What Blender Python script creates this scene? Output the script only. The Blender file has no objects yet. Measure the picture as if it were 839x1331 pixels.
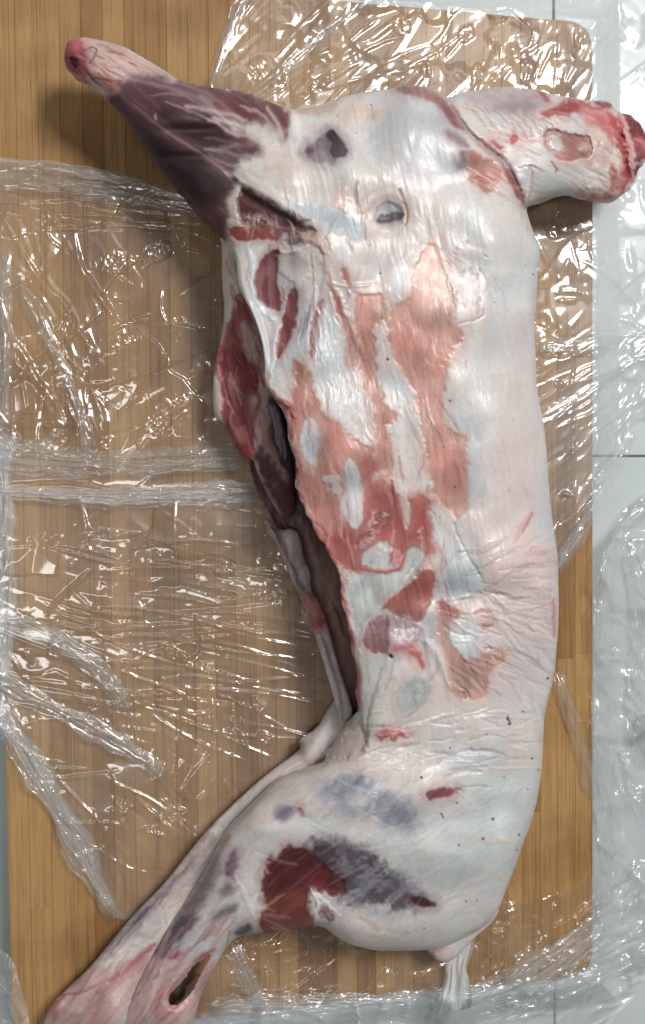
import bpy, math
import numpy as np
from mathutils import Matrix, Vector

sc = bpy.context.scene
col = sc.collection
R = math.radians
rng = np.random.default_rng(7)

# ------------------------------------------------------------------ camera
PW, PH, FPX = 839.0, 1331.0, 1050.0
S = 0.00075                                   # metres per photo pixel on the board top


def _n(v):
    return v / np.linalg.norm(v)


_r1 = _n(np.array([6567.0, -85.0, 1050.0]))   # board's right
_r2 = np.array([350.0, 40000.0, 1050.0])
_r2 = _n(_r2 - _r1 * _r2.dot(_r1))            # board's near end
_r3 = np.cross(_r1, _r2)
# world <- computer-vision camera axes (x right, y down, z forward)
WC = np.array([_r1, -_r2, -_r3])
DIST = FPX * S
CAM = -DIST * WC[:, 2]
cd = bpy.data.cameras.new('camera')
cam = bpy.data.objects.new('camera', cd)
col.objects.link(cam)
M = Matrix([[WC[i, 0], -WC[i, 1], -WC[i, 2], CAM[i]] for i in range(3)] + [[0, 0, 0, 1]])
cam.matrix_world = M
cd.sensor_fit = 'VERTICAL'
cd.sensor_height = 36.0
cd.lens = FPX / PH * 36.0
cd.clip_start, cd.clip_end = 0.01, 50
sc.camera = cam


def P(u, v, z):
    """world points on the board's plane raised by z metres, met by the line of sight through (u, v)"""
    u, v, z = np.broadcast_arrays(np.asarray(u, float), np.asarray(v, float), np.asarray(z, float))
    d = np.stack([(u - PW / 2) / FPX, (v - PH / 2) / FPX, np.ones_like(u)], -1) @ WC.T
    t = (z - CAM[2]) / d[..., 2]
    return CAM + d * t[..., None]


# ------------------------------------------------------------------ world and lamps (indoors)
w = bpy.data.worlds.new('World')
sc.world = w
w.use_nodes = True
bg = w.node_tree.nodes['Background']
bg.inputs[0].default_value = (0.88, 0.95, 1.0, 1)
bg.inputs[1].default_value = 0.155


def lamp(name, loc, target, sx, sy, power, colour):
    ld = bpy.data.lights.new(name, 'AREA')
    ld.shape = 'RECTANGLE'
    ld.size, ld.size_y = sx, sy
    ld.energy = power
    ld.color = colour
    o = bpy.data.objects.new(name, ld)
    o.location = loc
    o.rotation_euler = (Vector(target) - Vector(loc)).to_track_quat('-Z', 'Y').to_euler()
    col.objects.link(o)
    return o


lamp('ceiling_lamp', (1.35, 1.55, 2.75), (0, 0, 0), 0.85, 0.85, 124, (1.0, 0.97, 0.93))
lamp('glint_tube', (-0.62, -0.25, 1.70), (-0.1, 0, 0), 0.13, 1.2, 7.0, (1.0, 0.98, 0.95))  # added for glints on the film, no such tube is known
lamp('top_fill', (0.3, 2.6, 2.2), (0, 0, 0), 1.4, 0.9, 9, (0.92, 0.97, 1.0))  # added soft fill and reflections from the top side, not a known window

sc.view_settings.view_transform = 'Standard'
sc.view_settings.look = 'None'
sc.view_settings.gamma = 1
sc.view_settings.exposure = -0.36
sc.view_settings.use_curve_mapping = False
sc.cycles.max_bounces = 10
sc.cycles.transparent_max_bounces = 24
sc.cycles.use_denoising = True
sc.cycles.sample_clamp_indirect = 6

FLOOR_Z = -0.030


# ------------------------------------------------------------------ numeric helpers
_T = np.random.default_rng(3).random((16, 256, 256)).astype(np.float32) * 2 - 1


def vn(x, y, seed=0):
    t = _T[seed % 16]
    xi = np.floor(x).astype(np.int64)
    yi = np.floor(y).astype(np.int64)
    fx = x - xi
    fy = y - yi
    fx = fx * fx * fx * (fx * (fx * 6 - 15) + 10)
    fy = fy * fy * fy * (fy * (fy * 6 - 15) + 10)
    xi += 37 * (seed // 16)
    a = t[yi & 255, xi & 255]
    b = t[yi & 255, (xi + 1) & 255]
    c = t[(yi + 1) & 255, xi & 255]
    d = t[(yi + 1) & 255, (xi + 1) & 255]
    return (a + (b - a) * fx) * (1 - fy) + (c + (d - c) * fx) * fy


def fbm(x, y, seed=0, o=4, g=0.55):
    s, a, n = 0, 1.0, 0
    for k in range(o):
        s = s + a * vn(x * 2 ** k + 11.3 * k, y * 2 ** k - 7.7 * k, seed + k)
        n += a
        a *= g
    return s / n


def sst(a, b, x):
    t = np.clip((x - a) / (b - a), 0, 1)
    return t * t * (3 - 2 * t)


def chaikin(p, it=2):
    p = np.asarray(p, float)
    for _ in range(it):
        q = np.roll(p, -1, 0)
        p = np.stack([0.75 * p + 0.25 * q, 0.25 * p + 0.75 * q], 1).reshape(-1, 2)
    return p


def psdf(x, y, poly):
    """signed distance to a closed polygon, negative inside"""
    x = x.astype(np.float32)
    y = y.astype(np.float32)
    d = np.full(x.shape, 1e12, np.float32)
    ins = np.zeros(x.shape, bool)
    q = np.roll(poly, -1, 0)
    for (ax, ay), (bx, by) in zip(poly, q):
        ex, ey = bx - ax, by - ay
        wx, wy = x - ax, y - ay
        t = np.clip((wx * ex + wy * ey) / (ex * ex + ey * ey + 1e-9), 0, 1)
        dx, dy = wx - ex * t, wy - ey * t
        np.minimum(d, dx * dx + dy * dy, out=d)
        if ay != by:
            c = ((ay <= y) & (by > y)) | ((by <= y) & (ay > y))
            ins ^= c & (wx < wy * (ex / ey))
    d = np.sqrt(d)
    return np.where(ins, -d, d)


def ldist(x, y, line):
    """distance to an open polyline and the place along it (0..1)"""
    d = np.full(x.shape, 1e12)
    s = np.zeros(x.shape)
    n = len(line) - 1
    for k in range(n):
        (ax, ay), (bx, by) = line[k], line[k + 1]
        ex, ey = bx - ax, by - ay
        t = np.clip(((x - ax) * ex + (y - ay) * ey) / (ex * ex + ey * ey + 1e-9), 0, 1)
        dd = (x - ax - ex * t) ** 2 + (y - ay - ey * t) ** 2
        m = dd < d
        d = np.where(m, dd, d)
        s = np.where(m, (k + t) / n, s)
    return np.sqrt(d), s


def smooth_line(pts, it=2):
    p = np.asarray(pts, float)
    for _ in range(it):
        q = [p[0]]
        for a, b in zip(p[:-1], p[1:]):
            q += [0.75 * a + 0.25 * b, 0.25 * a + 0.75 * b]
        q.append(p[-1])
        p = np.array(q)
    return p


def Z(ox, oy, pts, s=3.356):
    return [(ox + a / s, oy + b / s) for a, b in pts]


def lin(c):
    c = np.asarray(c, float) / 255.0
    return np.where(c <= 0.04045, c / 12.92, ((c + 0.055) / 1.055) ** 2.4)


# ------------------------------------------------------------------ node helpers
def newmat(name):
    m = bpy.data.materials.new(name)
    m.use_nodes = True
    nt = m.node_tree
    nt.nodes.clear()
    return m, nt, nt.nodes, nt.links


def nd(nodes, typ, **kw):
    n = nodes.new(typ)
    for k, v in kw.items():
        setattr(n, k, v)
    return n


def ramp(n, stops):
    r = n.color_ramp
    while len(r.elements) < len(stops):
        r.elements.new(0.5)
    for e, (p, c) in zip(r.elements, stops):
        e.position = p
        e.color = tuple(c) + (1,) if len(c) == 3 else c


def wood_material():
    m, nt, N, L = newmat('bamboo')
    out = nd(N, 'ShaderNodeOutputMaterial')
    b = nd(N, 'ShaderNodeBsdfPrincipled')
    L.new(b.outputs[0], out.inputs[0])
    tc = nd(N, 'ShaderNodeTexCoord')
    oi = nd(N, 'ShaderNodeObjectInfo')
    off = nd(N, 'ShaderNodeVectorMath', operation='SCALE')
    comb = nd(N, 'ShaderNodeCombineXYZ')
    L.new(oi.outputs['Random'], comb.inputs[0])
    L.new(oi.outputs['Random'], comb.inputs[1])
    L.new(comb.outputs[0], off.inputs[0])
    off.inputs['Scale'].default_value = 37.0
    add = nd(N, 'ShaderNodeVectorMath', operation='ADD')
    L.new(tc.outputs['Object'], add.inputs[0])
    L.new(off.outputs[0], add.inputs[1])
    mp = nd(N, 'ShaderNodeMapping')
    mp.inputs['Scale'].default_value = (260, 5.5, 60)
    L.new(add.outputs[0], mp.inputs[0])
    g = nd(N, 'ShaderNodeTexNoise')
    g.inputs['Scale'].default_value = 1.0
    g.inputs['Detail'].default_value = 6
    g.inputs['Roughness'].default_value = 0.65
    L.new(mp.outputs[0], g.inputs['Vector'])
    mp2 = nd(N, 'ShaderNodeMapping')
    mp2.inputs['Scale'].default_value = (1400, 22, 300)
    L.new(add.outputs[0], mp2.inputs[0])
    f = nd(N, 'ShaderNodeTexNoise')
    f.inputs['Scale'].default_value = 1.0
    f.inputs['Detail'].default_value = 3
    L.new(mp2.outputs[0], f.inputs['Vector'])
    # strip tone
    tone = nd(N, 'ShaderNodeValToRGB')
    ramp(tone, [(0.0, lin((144, 107, 65))), (0.35, lin((171, 134, 87))), (0.7, lin((184, 147, 99))), (1.0, lin((156, 119, 74)))])
    L.new(oi.outputs['Random'], tone.inputs[0])
    gr = nd(N, 'ShaderNodeValToRGB')
    ramp(gr, [(0.28, (0.55, 0.5, 0.45)), (0.5, (0.95, 0.93, 0.9)), (0.75, (1.12, 1.1, 1.06))])
    L.new(g.outputs[0], gr.inputs[0])
    mul = nd(N, 'ShaderNodeMix', data_type='RGBA', blend_type='MULTIPLY')
    mul.inputs[0].default_value = 0.85
    L.new(tone.outputs[0], mul.inputs[6])
    L.new(gr.outputs[0], mul.inputs[7])
    fr = nd(N, 'ShaderNodeValToRGB')
    ramp(fr, [(0.3, (0.5, 0.45, 0.4)), (0.46, (1, 1, 1))])
    L.new(f.outputs[0], fr.inputs[0])
    mul2 = nd(N, 'ShaderNodeMix', data_type='RGBA', blend_type='MULTIPLY')
    mul2.inputs[0].default_value = 0.6
    L.new(mul.outputs[2], mul2.inputs[6])
    L.new(fr.outputs[0], mul2.inputs[7])
    # old stains in patches, in world space
    ge = nd(N, 'ShaderNodeNewGeometry')
    st = nd(N, 'ShaderNodeTexNoise')
    st.inputs['Scale'].default_value = 9
    st.inputs['Detail'].default_value = 5
    L.new(ge.outputs['Position'], st.inputs['Vector'])
    sr = nd(N, 'ShaderNodeValToRGB')
    ramp(sr, [(0.36, (0.55, 0.48, 0.42)), (0.56, (1, 1, 1))])
    L.new(st.outputs[0], sr.inputs[0])
    mul3 = nd(N, 'ShaderNodeMix', data_type='RGBA', blend_type='MULTIPLY')
    mul3.inputs[0].default_value = 0.7
    L.new(mul2.outputs[2], mul3.inputs[6])
    L.new(sr.outputs[0], mul3.inputs[7])
    L.new(mul3.outputs[2], b.inputs['Base Color'])
    b.inputs['Roughness'].default_value = 0.52
    b.inputs['Specular IOR Level'].default_value = 0.35
    bp = nd(N, 'ShaderNodeBump')
    bp.inputs['Strength'].default_value = 0.25
    bp.inputs['Distance'].default_value = 0.0004
    L.new(f.outputs[0], bp.inputs['Height'])
    L.new(bp.outputs[0], b.inputs['Normal'])
    return m


def tile_material():
    m, nt, N, L = newmat('glazed_tile')
    out = nd(N, 'ShaderNodeOutputMaterial')
    b = nd(N, 'ShaderNodeBsdfPrincipled')
    L.new(b.outputs[0], out.inputs[0])
    ge = nd(N, 'ShaderNodeNewGeometry')
    n1 = nd(N, 'ShaderNodeTexNoise')
    n1.inputs['Scale'].default_value = 7
    n1.inputs['Detail'].default_value = 4
    L.new(ge.outputs['Position'], n1.inputs['Vector'])
    r = nd(N, 'ShaderNodeValToRGB')
    ramp(r, [(0.3, lin((184, 194, 196))), (0.7, lin((204, 212, 213)))])
    L.new(n1.outputs[0], r.inputs[0])
    L.new(r.outputs[0], b.inputs['Base Color'])
    b.inputs['Roughness'].default_value = 0.35
    b.inputs['Specular IOR Level'].default_value = 0.35
    return m


def plain(name, c, rough=0.7):
    m, nt, N, L = newmat(name)
    out = nd(N, 'ShaderNodeOutputMaterial')
    b = nd(N, 'ShaderNodeBsdfPrincipled')
    L.new(b.outputs[0], out.inputs[0])
    n1 = nd(N, 'ShaderNodeTexNoise')
    n1.inputs['Scale'].default_value = 60
    mix = nd(N, 'ShaderNodeMix', data_type='RGBA')
    L.new(n1.outputs[0], mix.inputs[0])
    c = lin(c)
    mix.inputs[6].default_value = tuple(c * 0.8) + (1,)
    mix.inputs[7].default_value = tuple(np.minimum(c * 1.2, 1)) + (1,)
    L.new(mix.outputs[2], b.inputs['Base Color'])
    b.inputs['Roughness'].default_value = rough
    return m


def flesh_material():
    m, nt, N, L = newmat('flesh')
    out = nd(N, 'ShaderNodeOutputMaterial')
    b = nd(N, 'ShaderNodeBsdfPrincipled')
    L.new(b.outputs[0], out.inputs[0])
    at = nd(N, 'ShaderNodeAttribute', attribute_name='flesh_colour')
    ge = nd(N, 'ShaderNodeNewGeometry')
    n1 = nd(N, 'ShaderNodeTexNoise')
    n1.inputs['Scale'].default_value = 420
    n1.inputs['Detail'].default_value = 4
    n1.inputs['Roughness'].default_value = 0.6
    L.new(ge.outputs['Position'], n1.inputs['Vector'])
    r = nd(N, 'ShaderNodeValToRGB')
    ramp(r, [(0.32, (0.9, 0.88, 0.88)), (0.6, (1.02, 1.02, 1.02))])
    L.new(n1.outputs[0], r.inputs[0])
    mul = nd(N, 'ShaderNodeMix', data_type='RGBA', blend_type='MULTIPLY')
    mul.inputs[0].default_value = 0.7
    L.new(at.outputs['Color'], mul.inputs[6])
    L.new(r.outputs[0], mul.inputs[7])
    L.new(mul.outputs[2], b.inputs['Base Color'])
    n2 = nd(N, 'ShaderNodeTexNoise')
    n2.inputs['Scale'].default_value = 120
    n2.inputs['Detail'].default_value = 3
    L.new(ge.outputs['Position'], n2.inputs['Vector'])
    rr = nd(N, 'ShaderNodeMapRange')
    rr.inputs['From Min'].default_value = 0.3
    rr.inputs['From Max'].default_value = 0.7
    rr.inputs['To Min'].default_value = 0.30
    rr.inputs['To Max'].default_value = 0.48
    L.new(n2.outputs[0], rr.inputs['Value'])
    sep = nd(N, 'ShaderNodeRGBToBW')
    L.new(at.outputs['Color'], sep.inputs[0])
    dr = nd(N, 'ShaderNodeMapRange')
    dr.inputs['From Min'].default_value = 0.03
    dr.inputs['From Max'].default_value = 0.4
    dr.inputs['To Min'].default_value = 0.14
    dr.inputs['To Max'].default_value = 0.0
    L.new(sep.outputs[0], dr.inputs['Value'])
    ra = nd(N, 'ShaderNodeMath', operation='ADD')
    L.new(rr.outputs[0], ra.inputs[0])
    L.new(dr.outputs[0], ra.inputs[1])
    L.new(ra.outputs[0], b.inputs['Roughness'])
    ds = nd(N, 'ShaderNodeMapRange')
    ds.inputs['From Min'].default_value = 0.03
    ds.inputs['From Max'].default_value = 0.4
    ds.inputs['To Min'].default_value = 0.26
    ds.inputs['To Max'].default_value = 0.5
    L.new(sep.outputs[0], ds.inputs['Value'])
    L.new(ds.outputs[0], b.inputs['Specular IOR Level'])
    b.inputs['Specular IOR Level'].default_value = 0.5
    b.inputs['Coat Weight'].default_value = 0.04
    b.inputs['Coat Roughness'].default_value = 0.16
    b.inputs['Subsurface Weight'].default_value = 0.45
    b.inputs['Subsurface Radius'].default_value = (1.0, 0.45, 0.3)
    b.inputs['Subsurface Scale'].default_value = 0.003
    bp = nd(N, 'ShaderNodeBump')
    bp.inputs['Strength'].default_value = 0.06
    bp.inputs['Distance'].default_value = 0.0003
    L.new(n1.outputs[0], bp.inputs['Height'])
    L.new(bp.outputs[0], b.inputs['Normal'])
    return m


def film_material():
    m, nt, N, L = newmat('clear_plastic_film')
    out = nd(N, 'ShaderNodeOutputMaterial')
    at = nd(N, 'ShaderNodeAttribute', attribute_name='milkiness')
    tr = nd(N, 'ShaderNodeBsdfTransparent')
    tr.inputs[0].default_value = (0.985, 0.988, 0.99, 1)
    df = nd(N, 'ShaderNodeBsdfDiffuse')
    df.inputs[0].default_value = (0.8, 0.84, 0.86, 1)
    mx = nd(N, 'ShaderNodeMixShader')
    L.new(at.outputs['Fac'], mx.inputs[0])
    L.new(tr.outputs[0], mx.inputs[1])
    L.new(df.outputs[0], mx.inputs[2])
    gl = nd(N, 'ShaderNodeBsdfGlossy')
    gl.inputs['Roughness'].default_value = 0.075
    gl.inputs['Color'].default_value = (1, 1, 1, 1)
    lw = nd(N, 'ShaderNodeLayerWeight')
    lw.inputs['Blend'].default_value = 0.5
    pw = nd(N, 'ShaderNodeMath', operation='POWER')
    L.new(lw.outputs['Facing'], pw.inputs[0])
    pw.inputs[1].default_value = 4.0
    ma = nd(N, 'ShaderNodeMath', operation='MULTIPLY_ADD', use_clamp=True)
    L.new(pw.outputs[0], ma.inputs[0])
    ma.inputs[1].default_value = 0.7
    ma.inputs[2].default_value = 0.09
    g2 = nd(N, 'ShaderNodeBsdfGlossy')
    g2.inputs['Roughness'].default_value = 0.32
    mg = nd(N, 'ShaderNodeMixShader')
    mg.inputs[0].default_value = 0.42
    L.new(gl.outputs[0], mg.inputs[1])
    L.new(g2.outputs[0], mg.inputs[2])
    m2 = nd(N, 'ShaderNodeMixShader')
    L.new(ma.outputs[0], m2.inputs[0])
    L.new(mx.outputs[0], m2.inputs[1])
    L.new(mg.outputs[0], m2.inputs[2])
    L.new(m2.outputs[0], out.inputs[0])
    return m


BAMBOO = wood_material()
TILE = tile_material()
GROUT = plain('grout', (92, 96, 98))
GLUE = plain('board_core', (84, 56, 30))
FLESH = flesh_material()
FILM = film_material()


# ------------------------------------------------------------------ object helpers
def empty(name, loc):
    o = bpy.data.objects.new(name, None)
    o.location = loc
    o.empty_display_size = 0.05
    col.objects.link(o)
    return o


def link(name, verts, faces, mat, parent=None, smooth=False):
    me = bpy.data.meshes.new(name)
    me.from_pydata([tuple(map(float, v)) for v in verts], [], [tuple(int(i) for i in f) for f in faces])
    me.materials.append(mat)
    if smooth:
        me.polygons.foreach_set('use_smooth', np.ones(len(me.polygons), bool))
    me.update()
    o = bpy.data.objects.new(name, me)
    col.objects.link(o)
    if parent:
        o.parent = parent
        o.matrix_parent_inverse = Matrix.Translation(-parent.location)
    return o


def link_np(name, co, quads, mat, parent=None, attrs=()):
    """a big smooth quad mesh from arrays, with named point attributes"""
    me = bpy.data.meshes.new(name)
    nv, nq = len(co), len(quads)
    me.vertices.add(nv)
    me.vertices.foreach_set('co', np.ascontiguousarray(co, np.float32).ravel())
    me.loops.add(nq * 4)
    me.loops.foreach_set('vertex_index', np.ascontiguousarray(quads, np.int32).ravel())
    me.polygons.add(nq)
    me.polygons.foreach_set('loop_start', np.arange(0, nq * 4, 4, dtype=np.int32))
    me.polygons.foreach_set('use_smooth', np.ones(nq, bool))
    me.update(calc_edges=True)
    for nm, kind, arr in attrs:
        a = me.attributes.new(nm, kind, 'POINT')
        if kind == 'FLOAT_COLOR':
            c4 = np.ones((nv, 4), np.float32)
            c4[:, :3] = arr
            a.data.foreach_set('color', c4.ravel())
        else:
            a.data.foreach_set('value', np.ascontiguousarray(arr, np.float32))
    me.materials.append(mat)
    o = bpy.data.objects.new(name, me)
    col.objects.link(o)
    if parent:
        o.parent = parent
        o.matrix_parent_inverse = Matrix.Translation(-parent.location)
    return o


def tag(o, label, cat, group=None):
    o['label'] = label
    o['category'] = cat
    if group:
        o['group'] = group


def prism(poly, z0, z1, bev):
    """an upright prism with a small chamfer round its top"""
    p = np.asarray(poly, float)
    n = len(p)
    a = np.roll(p, 1, 0) - p
    c = np.roll(p, -1, 0) - p
    a /= np.linalg.norm(a, axis=1)[:, None]
    c /= np.linalg.norm(c, axis=1)[:, None]
    # inward normals of both edges (counter-clockwise polygon)
    na = np.stack([a[:, 1], -a[:, 0]], 1)
    nc = np.stack([-c[:, 1], c[:, 0]], 1)
    q = p + (na + nc) / (1 + (na * nc).sum(1))[:, None] * bev
    v = [(x, y, z0) for x, y in p] + [(x, y, z1 - bev) for x, y in p] + [(x, y, z1) for x, y in q]
    f = [tuple(range(2 * n, 3 * n)), tuple(range(n - 1, -1, -1))]
    for k in range(n):
        j = (k + 1) % n
        f += [(k, j, n + j, n + k), (n + k, n + j, 2 * n + j, 2 * n + k)]
    return v, f


# ------------------------------------------------------------------ floor of white tiles
gx, gy = P(720, 10, FLOOR_Z)[0], P(830, 593, FLOOR_Z)[1]
TS, GAP = 0.8, 0.0022
floor = link('floor', *prism([(gx - 3, gy - 3), (gx + 3, gy - 3), (gx + 3, gy + 3), (gx - 3, gy + 3)], FLOOR_Z - 0.03, FLOOR_Z - 0.0012, 0.0005), GROUT)
floor['kind'] = 'structure'
tv, tf = prism([(GAP / 2, GAP / 2), (TS - GAP / 2, GAP / 2), (TS - GAP / 2, TS - GAP / 2), (GAP / 2, TS - GAP / 2)], -0.009, 0, 0.0008)
first = link('floor_tile', tv, tf, TILE)
k = 0
for i in range(-3, 3):
    for j in range(-3, 3):
        o = first if k == 0 else first.copy()
        if k:
            col.objects.link(o)
        k += 1
        o.location = (gx + i * TS, gy + j * TS, FLOOR_Z)
        o.parent = floor

# ------------------------------------------------------------------ bamboo cutting board
BX1 = P(770.5, 650, 0)[0]
BX0 = P(8, 972, 0)[0]
BY1 = P(600, 15, 0)[1]
BY0 = P(650, 1281, 0)[1]
board = empty('cutting_board', ((BX0 + BX1) / 2, (BY0 + BY1) / 2, FLOOR_Z))
tag(board, 'large bamboo cutting board of glued strips lying on the white tiled floor', 'cutting board')
SW = 26.2 * S
NC = int(round((BX1 - BX0) / SW))
SW = (BX1 - BX0) / NC
CR = 0.024
gap = 0.00008
core = link('core', *prism([(BX0 + 0.012, BY0 + 0.012), (BX1 - 0.012, BY0 + 0.012), (BX1 - 0.012, BY1 - 0.012), (BX0 + 0.012, BY1 - 0.012)], FLOOR_Z + 0.0005, -0.012, 0.001), GLUE, board)


def arc(cx, cy, a0, a1, n=5):
    return [(cx + CR * math.cos(R(a0 + (a1 - a0) * t / n)), cy + CR * math.sin(R(a0 + (a1 - a0) * t / n))) for t in range(n + 1)]


def corner_y(x):
    """how far the rounded corner eats into a strip's end at abscissa x"""
    e = min(x - BX0, BX1 - x)
    if e >= CR:
        return 0.0
    e = max(e, 0)
    return CR - math.sqrt(max(CR * CR - (CR - e) ** 2, 0))


for c in range(NC):
    x0 = BX0 + c * SW + gap
    x1 = BX0 + (c + 1) * SW - gap
    if c == 0:
        x0 = BX0
    if c == NC - 1:
        x1 = BX1
    cuts = [BY0]
    y = BY0 + rng.uniform(0.12, 0.40)
    if c == NC - 1:
        y = P(760, 849, 0)[1]
    if c == NC - 2:
        y = P(735, 856, 0)[1]
    while y < BY1 - 0.09:
        cuts.append(y)
        y += rng.uniform(0.28, 0.5)
    cuts.append(BY1)
    for k in range(len(cuts) - 1):
        y0, y1 = cuts[k], cuts[k + 1]
        lowend, topend = k == 0, k == len(cuts) - 2
        y0 += 0 if lowend else gap * 0.6
        y1 -= 0 if topend else gap * 0.6
        xs = np.linspace(x0, x1, 7) if (min(x0 - BX0, BX1 - x1) < CR) else np.array([x0, x1])
        lo = [(x, y0 + (corner_y(x) if lowend else 0)) for x in xs]
        hi = [(x, y1 - (corner_y(x) if topend else 0)) for x in xs[::-1]]
        if not lowend:
            lo = [lo[0], lo[-1]]
        if not topend:
            hi = [hi[0], hi[-1]]
        cx, cy = (x0 + x1) / 2, (y0 + y1) / 2
        top = rng.uniform(-0.00008, 0.00008)
        v, f = prism([(x - cx, yy - cy) for x, yy in lo + hi], FLOOR_Z + 0.001, top, 0.00022)
        s = link('bamboo_strip', v, f, BAMBOO)
        s.location = (cx, cy, 0)
        s.parent = board
        s.matrix_parent_inverse = Matrix.Translation(-board.location)


# ------------------------------------------------------------------ flesh: inflated outlines
def poisson(mask):
    """membrane height over a mask, on a 4-2 px pyramid"""
    def relax(u, m, it):
        mi = m.astype(np.float32)
        for _ in range(it):
            p = np.pad(u, 1)
            u = (p[:-2, 1:-1] + p[2:, 1:-1] + p[1:-1, :-2] + p[1:-1, 2:] + 1.0) * 0.25 * mi
        return u
    ms = [mask]
    while min(ms[-1].shape) > 24:
        m = ms[-1]
        m = m[:m.shape[0] // 2 * 2, :m.shape[1] // 2 * 2]
        ms.append(m[::2, ::2])
    u = np.zeros(ms[-1].shape, np.float32)
    for lv in range(len(ms) - 1, -1, -1):
        m = ms[lv]
        if lv < len(ms) - 1:
            u = np.kron(u, np.ones((2, 2), np.float32)) * 4
            pad = np.zeros(m.shape, np.float32)
            hh, ww = min(u.shape[0], m.shape[0]), min(u.shape[1], m.shape[1])
            pad[:hh, :ww] = u[:hh, :ww]
            u = pad * m
        u = relax(u, m, 400 if lv > 1 else 120)
    return u


def bil(img, x, y):
    x = np.clip(x, 0, img.shape[1] - 1.001)
    y = np.clip(y, 0, img.shape[0] - 1.001)
    xi, yi = x.astype(int), y.astype(int)
    fx, fy = x - xi, y - yi
    return (img[yi, xi] * (1 - fx) + img[yi, xi + 1] * fx) * (1 - fy) + (img[yi + 1, xi] * (1 - fx) + img[yi + 1, xi + 1] * fx) * fy


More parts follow.
